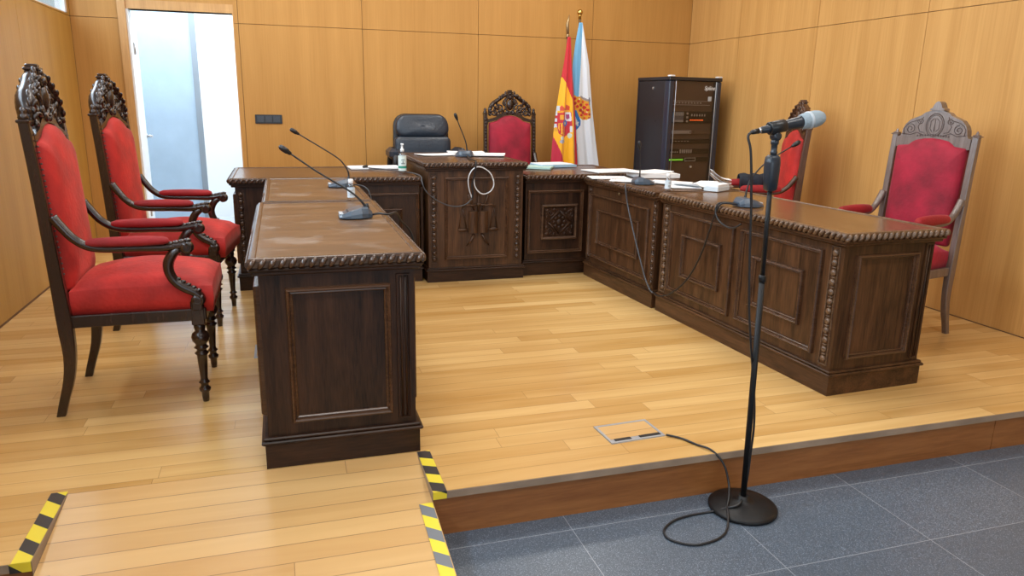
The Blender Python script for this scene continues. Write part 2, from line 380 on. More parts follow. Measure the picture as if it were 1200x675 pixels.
def panel_wall(name, mat, axis, const, thick_dir, spans, vertical_rows, holes=(), core=.12):
    """panels (cut with narrow gaps) in front of a thin dark backing; axis 'x' or 'y' runs along the wall"""
    pm = MB(); bk = MB(); t = .018
    def add(mb, a0, a1, z0, z1, d0, d1):
        lo, hi = sorted((const + thick_dir * d0, const + thick_dir * d1))
        if axis == 'x': mb.box(a0, a1, lo, hi, z0, z1)
        else: mb.box(lo, hi, a0, a1, z0, z1)
    for (a0, a1) in spans:
        for (z0, z1) in vertical_rows:
            blocked = [h for h in holes if h[0] < a1 - .001 and h[1] > a0 + .001 and h[2] < z1 - .001 and h[3] > z0 + .001]
            if blocked:
                h = blocked[0]
                for (p0, p1, q0, q1) in ((a0, h[0], z0, z1), (h[1], a1, z0, z1), (max(a0, h[0]), min(a1, h[1]), z0, h[2]), (max(a0, h[0]), min(a1, h[1]), h[3], z1)):
                    if p1 - p0 > .01 and q1 - q0 > .01:
                        add(pm, p0 + GAP * (p0 == a0), p1 - GAP * (p1 == a1), q0 + GAP * (q0 == z0), q1 - GAP * (q1 == z1), 0, t); add(bk, p0, p1, q0, q1, t, t + core)
            else:
                add(pm, a0 + GAP, a1 - GAP, z0 + GAP, z1 - GAP, 0, t); add(bk, a0, a1, z0, z1, t, t + core)
    w = struct(pm.obj(name, mat)); bk.obj('shadow_gap_backing', 'seam', w); return w

rows = [(0, ZS), (ZS, HC)]
bx = [XL, -1.24, -.30, .765, 1.857, 3.036, XR]
wb_ = panel_wall('wall_back', 'ven_back', 'x', YB, 1, list(zip(bx[:-1], bx[1:])), rows, holes=[(-1.24, -.335, -.01, 2.012)])
MB().box(XL - .02, -1.25, YB + .03, YB + .12, 0, HC).box(XL - .02, XR + .14, YB + .03, YB + .12, 2.05, HC).box(-.32, XR + .14, YB + .03, YB + .12, 0, HC).obj('wall_core', 'seam', wb_)
ry = [YF, -3.45, -2.36, -1.28, -.2, .88, 1.96, 3.04, 4.12, 5.2, 6.28, YB]
panel_wall('wall_right', 'ven_right', 'y', XR, 1, list(zip(ry[:-1], ry[1:])), [(GZ, ZS), (ZS, HC)])
ly = [YF, -3.0, -1.9, -.8, .3, 1.4, 2.5, 3.6, 4.7, 5.8, YB]
panel_wall('wall_left', 'ven_left', 'y', XL, -1, list(zip(ly[:-1], ly[1:])), [(GZ, ZS), (ZS, HC)],
           holes=[(a, b, ZS + .012, 2.85) for a, b in zip([-.8, .3, 1.4, 2.5, 3.6, 4.7, 5.8], [.3, 1.4, 2.5, 3.6, 4.7, 5.8, 7.10])], core=.004)
fw = MB()
for a, b, z0, z1 in ((XL - .14, XR + .14, GZ, .6), (XL - .14, XR + .14, 2.6, HC), (XL - .14, -1.0, .6, 2.6), (1.0, 1.5, .6, 2.6), (3.6, XR + .14, .6, 2.6)): fw.box(a, b, YF - .14, YF, z0, z1)
struct(fw.obj('wall_front', 'ceil'))
struct(MB().box(XL - .14, XR + .14, YF - .14, YB + .14, HC, HC + .12).obj('ceiling', 'ceil'))
# clerestory window in the left wall
def window(name, ax, plane, a0, a1, z0, z1, nb, d):
    f = MB(); g = MB(); fwid = .055
    def add(mb, p0, p1, q0, q1, e0, e1):
        lo, hi = sorted((plane + d * e0, plane + d * e1))
        if ax == 'y': mb.box(lo, hi, p0, p1, q0, q1)
        else: mb.box(p0, p1, lo, hi, q0, q1)
    add(f, a0, a1, z0, z0 + .008, .0, .05); add(f, a0, a1, z1 - fwid, z1, .0, .07)
    for i in range(nb + 1):
        c = a0 + (a1 - a0) * i / nb; p0 = min(max(c - fwid / 2, a0), a1 - fwid); add(f, p0, p0 + fwid, z0, z1, .0, .07)
    add(g, a0 + .01, a1 - .01, z0 + .009, z1 - .01, .012, .018)
    o = struct(f.obj(name, 'white')); g.obj('window_pane', 'windowglass', o); return o
window('window_1', 'y', XL, -.8, 7.10, ZS + .012, 2.85, 7, -1)
window('window_2', 'x', YF, -1.0, 1.0, .6, 2.6, 2, -1)
window('window_3', 'x', YF, 1.5, 3.6, .6, 2.6, 2, -1)

# floors: raised deck (z = 0) with a recess for the ramp, grey tiles in front
YN, YNL, RX0, RX1, RY = 2.244, 2.172, -.755, .43, 2.56
deck = MB()
deck.box(XL, XR, RY, YB + .12, -.03, 0); deck.box(RX1, XR, YN, RY, -.03, 0); deck.box(XL, RX0, YNL, RY, -.03, 0)
fl = struct(deck.obj('floor', 'deck'))
rs = MB()
rs.box(RX1 + .0005, 2.965, YN + .005, YN + .04, GZ, -.03); rs.box(2.969, XR, YN + .005, YN + .04, GZ, -.03)
rs.box(XL, RX0 - .003, YNL + .006, YNL + .04, GZ, -.03)
rs.box(RX1 + .0005, RX1 + .02, YN + .041, RY, GZ, -.03); rs.box(RX0 - .02, RX0 - .003, YNL + .041, RY, GZ, -.03)
struct(rs.obj('trim_1', 'riser'))
ns = MB()
ns.box(RX1, XR, YN - .002, YN + .003, -.028, -.001); ns.box(XL, RX0, YNL - .002, YNL + .003, -.028, -.001)
ns.box(RX1 - .002, RX1, YN, RY, -.05, -.001); ns.box(RX0, RX0 + .002, YNL, RY, -.05, -.001)
struct(ns.obj('trim_2', 'nosing'))
struct(MB().box(XL, XR, YF, 2.7, GZ - .05, GZ).obj('floor_lower', 'tiles'))
SL = .11
def rz(y): return -SL * (RY - y)
yend = RY - (-GZ) / SL
ramp = MB().hexa([(RX0 + .003, yend, GZ - .001), (RX1 - .0005, yend, GZ - .001), (RX1 - .0005, RY, GZ - .001), (RX0 + .003, RY, GZ - .001),
                  (RX0 + .003, yend, GZ + .002), (RX1 - .0005, yend, GZ + .002), (RX1 - .0005, RY, -.0005), (RX0 + .003, RY, -.0005)])
struct(ramp.obj('floor_ramp', 'rampwood'))
bb = MB(); bb.box(XL, XL + .004, RY, YB, 0, .012)
bb.box(XR - .004, XR, YN, YB, 0, .006); struct(bb.obj('baseboard_right', 'seam'))

# door opening: casing, white leaf opened into the corridor, corridor behind
ca = MB()
ca.box(-1.24, -1.180, YB - .02, YB + .15, 0, 2.085); ca.box(-.345, -.335, YB - .004, YB + .15, 0, 2.012); ca.box(-1.180, -.335, YB - .003, YB + .15, 2.012, 2.085)
door = None
dm = MB(); dm.T = Matrix.Translation((-1.165, YB + .12, 0)) @ Matrix.Rotation(math.radians(6.5), 4, 'Z'); dm_T = dm.T.copy(); dm.bbox(-.04, 0, 0, .80, .01, 2.0, .003); door = struct(dm.obj('door_1', 'white'))
fr = MB(); fr.box(-1.180, -1.165, YB + .0, YB + .12, 0, 2.012); fr.obj('door_frame', 'white', door); ca.obj('door_casing', 'casing', door)
h = MB(); h.T = dm_T; h.tube([(0, .74, .93), (.05, .74, .93)], .011, 10); h.tube([(.046, .74, .93), (.05, .62, .93)], .010, 10); h.lathe([(0, .026), (.006, .026)], (0, .74, .93), 16, axis=(1, 0, 0))
h.obj('door_handle', 'steel', door)
hg = MB()
for z in (.3, 1.7): hg.tube([(-1.158, YB + .12, z - .05), (-1.158, YB + .12, z + .05)], .008, 8)
hg.obj('hinge', 'steel', door)
cw = MB(); cw.box(-1.47, -.86, 8.82, 8.92, 0, HC); struct(cw.obj('wall_corridor_back', 'concrete'))
cw = MB(); cw.box(-.80, 2.0, 8.80, 8.92, 0, HC); cw.box(2.0, 2.1, YB + .15, 8.92, 0, HC); cw.box(-1.47, -1.42, YB + .12, 8.92, 0, HC); struct(cw.obj('wall_corridor_side', 'corr_white'))
cw = MB(); cw.box(-.86, -.80, 8.80, 8.90, 0, HC); struct(cw.obj('corner_shade_strip', 'corner_shade'))  # grey strip stands in for the shadowed corner edge of the corridor
struct(MB().box(-1.47, 2.1, YB + .12, 8.92, -.05, -.0).obj('floor_corridor', 'corr_floor'))
struct(MB().box(-1.47, 2.1, YB + .14, 8.92, HC, HC + .1).obj('ceiling_corridor', 'ceil'))

# ------------------------------------------------------------------ desks
MOULD = [(0, 0), (.001, .014), (.004, .021), (.009, .023), (.013, .018), (.016, .009), (.020, .010), (.024, .006), (.025, 0)]
def facemap(A, B):
    """P(u, z, h): u along A->B, z up, h outwards (to the right of A->B)"""
    A = V((*A, 0)); B = V((*B, 0)); e = (B - A).normalized(); n = V((e.y, -e.x, 0))
    return lambda u, z, h: A + e * u + V((0, 0, z)) + n * h

def rope(mb, A, B, z, r=.0175, step=.034, out=0.):
    """gadrooned edge: slanted beads along A->B"""
    A = V((*A, z)); B = V((*B, z)); e = (B - A); Ln = e.length; e.normalize(); n = V((e.y, -e.x, 0)); k = max(2, round(Ln / step)); st = Ln / k
    for i in range(k):
        c = A + e * (st * (i + .5)) + n * out
        a = e * math.cos(math.radians(52)) + V((0, 0, 1)) * math.sin(math.radians(52))
        b = n; cc = a.cross(b)
        R = Matrix((a, b, cc)).transposed()
        mb.ell(c, (r * 1.25, r * .88, st * .29), 8, 7, R)

def bead_strip(mb, P, u0, u1, z0, z1, kind='bead'):
    w = u1 - u0; um = (u0 + u1) / 2
    mb.frame(P, u0, u1, z0, z1, [(0, 0), (.001, .006), (.004, .006), (.006, .002)])
    k = max(3, int((z1 - z0 - .02) / .045)); st = (z1 - z0 - .016) / k
    for i in range(k):
        z = z0 + .008 + st * (i + .5)
        c = P(um, z, .003); n = (P(um, z, 1) - P(um, z, 0)); e = (P(1, z, 0) - P(0, z, 0)); R = Matrix((e, n, V((0, 0, 1)))).transposed()
        mb.ell(c, (w * .34, .011, st * .36), 8, 6, R)
        c2 = P(um, z + st * .5, .002)
        if i < k - 1: mb.ell(c2, (w * .30, .007, st * .10), 6, 5, R)

def desk(name, label, loc, rotz, w, l, T, wood_z, wood_h, top_mat, carve, ropes, faces, front_face, o=(.025, .025, .025, .0), group=None, back_open=False, zl=.12):
    """local frame: plinth corner at origin, x to the right (w), y into depth (l)
       o = top overhang (left, front, right, back); ropes = sides carved: l f r"""
    t = thing(name, label, 'desk', loc, rotz, group)
    i = .013
    b = MB(); b.box(i, w - i, i, l - (i if o[3] else 0), zl - .02, T - .035); b.obj('desk_body', wood_z, t)
    p = MB(); p.box(0, w, 0, l, 0, zl - .026)
    for z0, z1, e in ((zl - .026, zl - .012, .012), (zl - .012, zl, .004)): p.bbox(-e, w + e, -e, l + (e if o[3] else 0), z0, z1, .004)
    p.obj('plinth', wood_h, t)
    # under-top cove
    c = MB(); c.bbox(-o[0] * .35, w + o[2] * .35, -o[1] * .35, l, T - .062, T - .046, .004); c.bbox(-o[0] * .7, w + o[2] * .7, -o[1] * .7, l, T - .048, T - .036, .004)
    c.obj('cornice', wood_h, t)
    x0, x1, y0, y1 = -o[0], w + o[2], -o[1], l + o[3]
    tp = MB(); e = .014
    tp.bbox(x0 + e, x1 - e, y0 + e, y1 - (e if o[3] else 0), T - .038, T - .004, .005)
    # border ring slightly proud of the field
    bw = .027
    ring = MB(); P = lambda u, v, hh: V((u, v, T - .004 + hh))
    ring.frame(P, x0 + e * .6, x1 - e * .6, y0 + e * .6, y1 - (e if o[3] else 0), [(0, -.006), (.003, .002), (.010, .004), (bw - .004, .004), (bw, .001), (bw, -.004)])
    top = tp.obj('desk_top', top_mat, t); ring.obj('top_border', carve, top)
    rp = MB(); zz = T - .020; q = .009
    if 'f' in ropes: rope(rp, (x0 + .004, y0 + q), (x1 - .004, y0 + q), zz)
    if 'l' in ropes: rope(rp, (x0 + q, y1), (x0 + q, y0 + .004), zz)
    if 'r' in ropes: rope(rp, (x1 - q, y0 + .004), (x1 - q, y1), zz)
    if ropes: rp.obj('carved_edge', carve, top)
    for sd in 'lr':
        if sd not in ropes:
            xx = x0 + .010 if sd == 'l' else x1 - .010
            sm = MB(); sm.tube([(xx, y0 + .005, zz), (xx, y1, zz)], .012, 8); sm.obj('edge_moulding', carve, top)
    P = {'f': facemap((i, i), (w - i, i)), 'l': facemap((i, l), (i, i)), 'r': facemap((w - i, i), (w - i, l))}
    for fc in faces:
        kind, side, a = fc[0], fc[1], fc[2:]
        m = MB()
        if kind == 'frame': m.frame(P[side], *a, MOULD); m.obj('panel_moulding', 'moulding', t)
        elif kind == 'field':   # recessed darker field edge + raised slab
            m.frame(P[side], *a, [(0, 0), (.012, .004), (.014, .004)]); Pp = P[side]; u0, u1, v0, v1 = a
            m.hexa([Pp(u0 + .012, v0 + .012, -.002), Pp(u1 - .012, v0 + .012, -.002), Pp(u1 - .012, v0 + .012, .004), Pp(u0 + .012, v0 + .012, .004), Pp(u0 + .012, v1 - .012, -.002), Pp(u1 - .012, v1 - .012, -.002), Pp(u1 - .012, v1 - .012, .004), Pp(u0 + .012, v1 - .012, .004)])
            m.obj('raised_panel', wood_z, t)
        elif kind == 'beads': bead_strip(m, P[side], *a); m.obj('beaded_pilaster', carve, t)
        elif kind == 'flute':
            u0, u1, v0, v1 = a; m.frame(P[side], u0, u1, v0, v1, [(0, 0), (.001, .009), (.006, .009), (.008, .002)])
            for k in range(2):
                uu = u0 + (u1 - u0) * (k + 1) / 3; m.tube([P[side](uu, v0 + .01, .002), P[side](uu, v1 - .01, .002)], .004, 6)
            m.obj('fluted_pilaster', wood_z, t)
    return t, P

DG = 'dark wood courtroom desks arranged in a U'
dl, _ = desk('courtroom_desk', 'dark walnut desk nearest on the left, worn top, standing by the ramp',
     (-.115, 2.563, 0), 0, .559, 1.445, .78, 'walnut_z', 'walnut_x', 'top_worn', 'carved', 'fr',
     [('frame', 'f', .085, .448, .168, .668), ('flute', 'f', .468, .518, .14, .70),
      ('frame', 'l', .10, .68, .17, .66), ('frame', 'l', .76, 1.35, .17, .66), ('frame', 'r', .10, .68, .17, .66), ('frame', 'r', .76, 1.35, .17, .66)], None, group=DG)
desk('courtroom_desk', 'short dark desk section between the near worn desk and the back left desk',
     (-.098, 4.024, 0), 0, .535, 1.215, .78, 'walnut_z', 'walnut_x', 'top_worn', 'carved', 'r',
     [('frame', 'l', .10, 1.1, .17, .66), ('frame', 'r', .10, 1.0, .17, .66)], None, group=DG, o=(.02, 0, .02, 0))
desk('courtroom_desk', 'dark back desk left of the raised centre desk, with hand gel on it',
     (-.33, 5.285, 0), 0, 1.28, .86, .78, 'walnut_z', 'walnut_x', 'top', 'carved', 'fl',
     [('frame', 'f', .86, 1.252, .168, .662), ('frame', 'f', .93, 1.13, .28, .55), ('flute', 'f', 1.262, 1.28, .13, .70), ('beads', 'f', .01, .055, .14, .70), ('frame', 'l', .1, .75, .17, .66)], None, group=DG, o=(.03, .03, 0, .01))
dp, PP = desk('courtroom_desk', 'raised central desk carved with scales of justice on its front panel',
     (.978, 5.222, 0), 0, .742, 1.05, .882, 'oak_z', 'walnut_x', 'top', 'carved', 'lfr',
     [('frame', 'f', .118, .605, .166, .775), ('beads', 'f', .016, .066, .14, .80), ('beads', 'f', .652, .702, .14, .80)], None, group=DG, o=(.018, .018, .018, .015), zl=.097 + .01)
# carved emblem on the centre desk: open book/tablet, sword, beam and two pans
P = PP['f']; em = MB()
cu = .372
em.hexa([P(.295, .36, -.002), P(.45, .36, -.002), P(.45, .36, .010), P(.295, .36, .010), P(.295, .525, -.002), P(.45, .525, -.002), P(.45, .525, .010), P(.295, .525, .010)])
for s_ in (-1, 1):
    em.prism([(cu + s_ * .0385 + .036 * math.cos(PI * q_ / 10), .010 + .016 * math.sin(PI * q_ / 10)) for q_ in range(11)], .161, lambda u, v, w: P(u, .362 + w, v))
    em.tube([P(cu + s_ * u, z, .012) for u, z in ((0, .572), (.05, .566), (.10, .572), (.128, .556), (.118, .545))], [.008, .007, .007, .006, .004], 8)
    for du in (-.028, .028): em.tube([P(cu + s_ * .118, .56, .008), P(cu + s_ * .118 + du, .395, .008)], .0035, 6)
    em.ell(P(cu + s_ * .118, .385, .006), (.040, .012, .013), 12, 6)
    em.tube([P(cu + s_ * .03, .35, .006), P(cu + s_ * .055, .30, .006), P(cu + s_ * .085, .265, .004)], [.009, .011, .004], 8)
    em.tube([P(cu + s_ * .03, .53, .006), P(cu + s_ * .06, .60, .006), P(cu + s_ * .075, .645, .004)], [.006, .008, .011], 8)
em.tube([P(cu, .52, .010), P(cu, .64, .010)], [.008, .006], 8); em.ell(P(cu, .655, .008), (.014, .010, .02)); em.ell(P(cu, .572, .012), (.02, .012, .014))
em.obj('justice_emblem', 'oak_z', dp, label='carved scales of justice with a book')
br, PB = desk('courtroom_desk', 'dark back desk right of the raised centre desk, with square rosette panel',
     (1.738, 5.285, 0), 0, .93, .86, .78, 'walnut_z', 'walnut_x', 'top', 'carved', 'f',
     [('frame', 'f', .015, .475, .17, .662)], None, group=DG, o=(.0, .03, 0, .01))
P = PB['f']; ro = MB(); ro.frame(P, .125, .425, .275, .552, [(0, 0), (.003, .02), (.012, .024), (.02, .02), (.026, .012), (.03, .012)])
sq = MB(); cu, cz = .275, .4135
sq.hexa([P(.148, .298, -.002), P(.402, .298, -.002), P(.402, .298, .012), P(.148, .298, .012), P(.148, .53, -.002), P(.402, .53, -.002), P(.402, .53, .012), P(.148, .53, .012)])
k = [(cu, cz + .088), (cu + .095, cz), (cu, cz - .088), (cu - .095, cz), (cu, cz + .088)]
for a, b in zip(k[:-1], k[1:]): sq.tube([P(*a, .014), P(*b, .014)], .009, 8)
sq.ell(P(cu, cz, .014), (.026, .014, .026), 12, 7)
for q in range(8):
    a = q * PI / 4; sq.ell(P(cu + .042 * math.cos(a), cz + .042 * math.sin(a), .013), (.015, .009, .015), 8, 6)
for sx in (-1, 1):
    for sz in (-1, 1):
        sq.tube(spiral((cu + sx * .078, cz + sz * .072), .026, .008, PI / 2 * (2 if sx > 0 else 0), 1.1 * sx * sz, lambda u, v: P(u, v, .015)), .006, 6)
        sq.ell(P(cu + sx * .1, cz + sz * .09, .013), (.02, .01, .012), 8, 6); sq.ell(P(cu + sx * .045, cz + sz * .095, .013), (.012, .01, .016), 8, 6); sq.ell(P(cu + sx * .105, cz + sz * .04, .013), (.012, .01, .016), 8, 6)
ro = ro.obj('rosette_frame', 'carved', br); sq.obj('carved_rosette', 'walnut_z', ro)

th2 = math.radians(2.78)
# right run: near long desk (two front panels) and the far one with a keyhole
rb, PR_ = desk('courtroom_desk', 'long dark desk on the right with a panelled end, nearest the microphone stand',
     (2.3606, 2.6162, 0), th2, .559, 1.545, .77, 'oak_z', 'oak_y', 'top_right', 'carved_light', 'lf',
     [('frame', 'l', 1.545 - 1.426 - .013, 1.545 - .78 - .013, .165, .672), ('frame', 'l', 1.545 - .72 - .013, 1.545 - .118 - .013, .168, .672),
      ('frame', 'l', 1.545 - 1.282 - .013, 1.545 - .89 - .013, .277, .548), ('frame', 'l', 1.545 - .608 - .013, 1.545 - .229 - .013, .277, .548),
      
      ('beads', 'l', 1.545 - .075 - .013, 1.545 - .022 - .013, .135, .70), ('beads', 'l', .025, .085, .135, .70),
      ('frame', 'f', .07, .435, .17, .664), ('flute', 'f', .475, .52, .135, .70)], None, group=DG, o=(.03, .03, .03, 0))
ra, PA = desk('courtroom_desk', 'dark right desk between the long one and back corner, brass keyhole on front',
     (2.2755, 4.194, 0), math.radians(3.05), .56, 1.033, .77, 'oak_z', 'oak_y', 'top_right', 'carved', 'l',
     [('frame', 'l', 1.033 - .985, 1.033 - .103, .165, .65), ('frame', 'l', 1.033 - .848, 1.033 - .225, .283, .545),
      ('beads', 'l', 1.033 - .06, 1.033 - .018, .135, .70), ('beads', 'l', .02, .075, .135, .70)], None, group=DG, o=(.03, .0, .03, .0))
kh = MB(); n = PA['l'](.493, .692, 1) - PA['l'](.493, .692, 0); kh.lathe([(0, .011), (.003, .011), (.005, .008)], PA['l'](.493, .692, 0), 14, axis=n); kh.obj('keyhole', 'brass_dull', ra)

# ------------------------------------------------------------------ armchairs
CG = 'carved red velvet armchairs'
LEGP = [(0, .013), (.02, .015), (.045, .016), (.05, .023), (.062, .025), (.07, .016), (.082, .016), (.09, .024), (.098, .016), (.11, .015), (.17, .019), (.215, .022), (.225, .030), (.232, .020), (.242, .020), (.25, .031), (.258, .022), (.268, .024), (.282, .035), (.298, .038), (.314, .033), (.325, .02), (.34, .024), (.36, .024)]
def leaf(mb, P, u, v, a, ln, wd, dep):
    c = P(u, v, dep); e = P(u + math.cos(a), v + math.sin(a), dep) - c; n = P(u, v, dep + 1) - c; R = Matrix((e, n, e.cross(n))).transposed()
    mb.ell(c, (ln, .011, wd), 8, 6, R)

def armchair(name, label, loc, rot, wm, cush, pad, crest='pierced', posts='carved', padk=1.):
    t = thing(name, label, 'chair', loc, math.radians(rot), CG)
    yo = .24
    for s in (-1, 1):      # rear leg rising into the back post
        pr = [(-.279, 0, .034), (-.262, .06, .036), (-.232, .16, .040), (-.218, .26, .046), (-.219, .36, .055), (-.222, .44, .056), (-.228, .56, .050), (-.238, .76, .045), (-.250, .98, .041), (-.266, 1.20, .037)]
        pts = crom([(x, 0, z) for x, z, d in pr], 3); ds = lerp_list([d for _, _, d in pr], len(pts))
        b = MB(); rings = []
        for p, d in zip(pts, ds):
            hw = .0175 if p.z > .1 else .015; hd = d / 2; c = .004
            rings.append([b._v((p.x + dx, s * yo + dy, p.z)) for dx, dy in ((-hd + c, -hw), (hd - c, -hw), (hd, -hw + c), (hd, hw - c), (hd - c, hw), (-hd + c, hw), (-hd, hw - c), (-hd, -hw + c))])
        b.skin(rings, True, True, False)
        leg = b.obj('rear_leg', wm, t)
        cp = MB()
        if crest == 'solid':
            z = 1.20; x = -.268
            for z0, z1, h_ in ((1.198, 1.205, .024), (1.205, 1.212, .017)): cp.bbox(x - h_, x + h_, s * yo - h_, s * yo + h_, z0, z1, .002)
            cp.lathe([(1.212, .014), (1.218, .009), (1.224, .008), (1.234, .002)], (x, s * yo, 0), 8, smooth=False)
        else:
            cp.bbox(-.290, -.244, s * yo - .021, s * yo + .021, 1.194, 1.208, .004); cp.lathe([(1.206, .017), (1.216, .020), (1.226, .014), (1.232, .012), (1.240, .015), (1.250, .008), (1.254, .002)], (-.267, s * yo, 0), 12)
        cp.obj('post_cap', wm, leg)
        if posts == 'tacks':
            bd = MB()
            for k_ in range(26):
                z = .60 + k_ * .022; bd.ell((-.225 - (z - .60) * .060 + .020, s * .222, z), (.004, .004, .004), 6, 4)
            bd.obj('upholstery_tacks', 'chair_wood_line', leg)
        if posts == 'carved':
            bd = MB()
            for k_ in range(18):
                z = .62 + k_ * .031; xx = -.23 - (z - .62) * .062 + .024; bd.ell((xx, s * yo, z), (.007, .010, .012), 8, 5)
            bd.obj('post_carving', wm, leg)
    for s in (-1, 1):
        b = MB(); b.lathe(LEGP, (.281, s * .222, 0), 16); b.bbox(.281 - .027, .281 + .027, s * .222 - .027, s * .222 + .027, .355, .462, .004)
        b.obj('front_leg', wm, t)
    # seat frame
    b = MB(); b.bbox(-.245, .31, -.2475, -.205, .376, .428, .004); b.bbox(-.245, .31, .205, .2475, .376, .428, .004)
    b.bbox(.272, .316, -.2475, .2475, .376, .432, .004); b.bbox(-.245, -.20, -.23, .23, .376, .428, .004); b.obj('seat_frame', wm, t)
    # seat cushion (domed, slightly overhanging)
    b = MB(); N = 22
    def seat(u, v):   # u,v in -1..1
        k = max(abs(u), abs(v)); x = .075 + .272 * u; y = .238 * v * (1 - .05 * (1 - u) / 2)
        edge = (1 - abs(u) ** 5) * (1 - abs(v) ** 5)
        z = .545 + .065 * max(0, 1 - .85 * u * u) * max(0, 1 - v * v * .92) ** .8
        return x, y, z, edge
    g = []
    for i in range(N + 1):
        rw = []
        for j in range(N + 1):
            u = math.sin((i / N * 2 - 1) * PI / 2); v = math.sin((j / N * 2 - 1) * PI / 2); x, y, z, e = seat(u, v); rw.append(b._v((x, y, z - .022 * (1 - min(1, e * 2.2)))))
        g.append(rw)
    for i in range(N):
        for j in range(N): b._f([g[i][j], g[i + 1][j], g[i + 1][j + 1], g[i][j + 1]], True)
    bd = [g[i][0] for i in range(N)] + [g[N][j] for j in range(N)] + [g[i][N] for i in range(N, 0, -1)] + [g[0][j] for j in range(N, 0, -1)]
    inv = t_inv = b.T.inverted()
    prev = bd
    for (dz, sc) in ((-.05, 1.012), (-.11, .985)):
        nx = []
        for v_ in bd:
            co = inv @ v_.co; nx.append(b._v((.075 + (co.x - .075) * sc, co.y * sc, .523 + dz)))
        b.skin([prev, nx], True, False, True); prev = nx
    b._f(prev)
    b.obj('seat_cushion', cush, t)
    # back frame rails and upholstered panel. P(u=y, v=z, w=forward) follows the lean
    def bx_(z): return -.228 - max(0, z - .5) * .056
    Pb = lambda u, v, w: V((bx_(v) + w, u, v))
    rail = MB(); rail.bbox(bx_(.5) - .018, bx_(.5) + .018, -.225, .225, .478, .515, .004)
    arch = [(-.222, 1.10), (-.222, 1.19), (-.17, 1.195), (0, 1.225), (.17, 1.195), (.222, 1.19), (.222, 1.10)]
    rail.obj('back_rail', wm, t)
    if crest == 'solid': top = [(-.208, 1.125), (-.205, 1.135), (-.140, 1.142), (-.122, 1.158), (-.10, 1.172), (-.05, 1.183), (0, 1.187), (.05, 1.183), (.10, 1.172), (.122, 1.158), (.140, 1.142), (.205, 1.135), (.208, 1.125)]
    else: top = [(-.205, 1.105), (-.20, 1.118), (-.17, 1.125), (-.13, 1.135), (-.10, 1.158), (-.06, 1.178), (0, 1.188), (.06, 1.178), (.10, 1.158), (.13, 1.135), (.17, 1.125), (.20, 1.118), (.205, 1.105)]
    zb = .545 if crest == 'solid' else .52
    outl = [(-.20, zb + .012), (-.19, zb)] + [(x / 10 * .19, zb) for x in range(-8, 9, 4)] + [(.19, zb), (.20, zb + .012)] + [(.207, zb + .15 * k_) for k_ in (1, 2, 3)] + top[::-1] + [(-.207, zb + .15 * k_) for k_ in (3, 2, 1)]
    b = MB(); n = len(outl); cz = .83
    def ringat(f, w): return [b._v(Pb(p[0] * f, cz + (p[1] - cz) * f, w)) for p in outl]
    rr = [ringat(1, -.010), ringat(1.0, .012), ringat(.985, .030), ringat(.94, .046), ringat(.82, .060), ringat(.6, .068), ringat(.3, .072), ringat(.05, .073)]
    b.skin(rr, True, True, True)
    b.obj('back_cushion', cush, t)
    # crest
    if crest == 'solid':
        pts = [(-.222, 1.125), (-.222, 1.186), (-.205, 1.190), (-.196, 1.205), (-.192, 1.235), (-.180, 1.262), (-.155, 1.290), (-.115, 1.308), (-.090, 1.318), (-.072, 1.334), (-.045, 1.344), (-.020, 1.352), (-.010, 1.375)]
        outline = pts + [(.0, 1.380)] + [(-u, v) for u, v in pts[::-1]]
        b = MB(); b.prism([(u, v) for u, v in outline], .045, lambda u, v, w: Pb(u, v, w - .022)); cr = b.obj('crest', wm, t)
        f = MB(); f.prism([(-.044, 1.348), (-.040, 1.358), (-.028, 1.364), (-.024, 1.376), (-.016, 1.392), (-.006, 1.400), (0, 1.402), (.006, 1.400), (.016, 1.392), (.024, 1.376), (.028, 1.364), (.040, 1.358), (.044, 1.348)], .056, lambda u, v, w: Pb(u, v, w - .026)); f.obj('finial', wm, cr)
        e = MB(); Q = lambda u, v: Pb(u, v, .0235)
        e.tube([Q(.052 * math.cos(a), 1.262 + .068 * math.sin(a)) for a in [2 * PI * k_ / 28 for k_ in range(29)]], .0028, 6)
        e.tube([Q(.043 * math.cos(a), 1.262 + .058 * math.sin(a)) for a in [2 * PI * k_ / 28 for k_ in range(29)]], .0018, 6)
        for s in (-1, 1):
            e.tube(spiral((s * .145, 1.235), .030, .006, PI / 2, 1.5 * s, Q), .0024, 6); e.tube(spiral((s * .088, 1.285), .020, .005, 0 if s > 0 else PI, -1.4 * s, Q), .0022, 6)
            e.tube([Q(s * u, v) for u, v in ((.06, 1.20), (.10, 1.215), (.14, 1.20), (.19, 1.205))], .0024, 6)
            e.tube([Q(s * u, v) for u, v in ((.075, 1.31), (.10, 1.25), (.085, 1.22), (.06, 1.215))], .0022, 6)
            e.tube([Q(s * u, v) for u, v in ((.18, 1.20), (.185, 1.235), (.17, 1.26), (.145, 1.277), (.10, 1.29))], .0022, 6)
            e.tube([Q(s * u, v) for u, v in ((.008, 1.30), (.026, 1.285), (.026, 1.24), (.012, 1.222))], .002, 6)
        e.tube([Q(0, 1.225), Q(0, 1.302)], .002, 6)
        for k_ in range(-6, 7): e.ell(Q(k_ * .0155, 1.203 - abs(k_) * .0012), (.003, .006, .006), 6, 4)
        e.obj('engraving', 'chair_wood_line', cr)
    else:
        b = MB()   # arched lower rail following the cushion
        lo = [(u * 1.07, v + .004) for u, v in top]; hi = [(u * 1.07, v + .03 + .012 * (1 - abs(u) / .22)) for u, v in top]
        lo[0] = (-.222, 1.09); lo[-1] = (.222, 1.09); hi[0] = (-.222, 1.165); hi[-1] = (.222, 1.165)
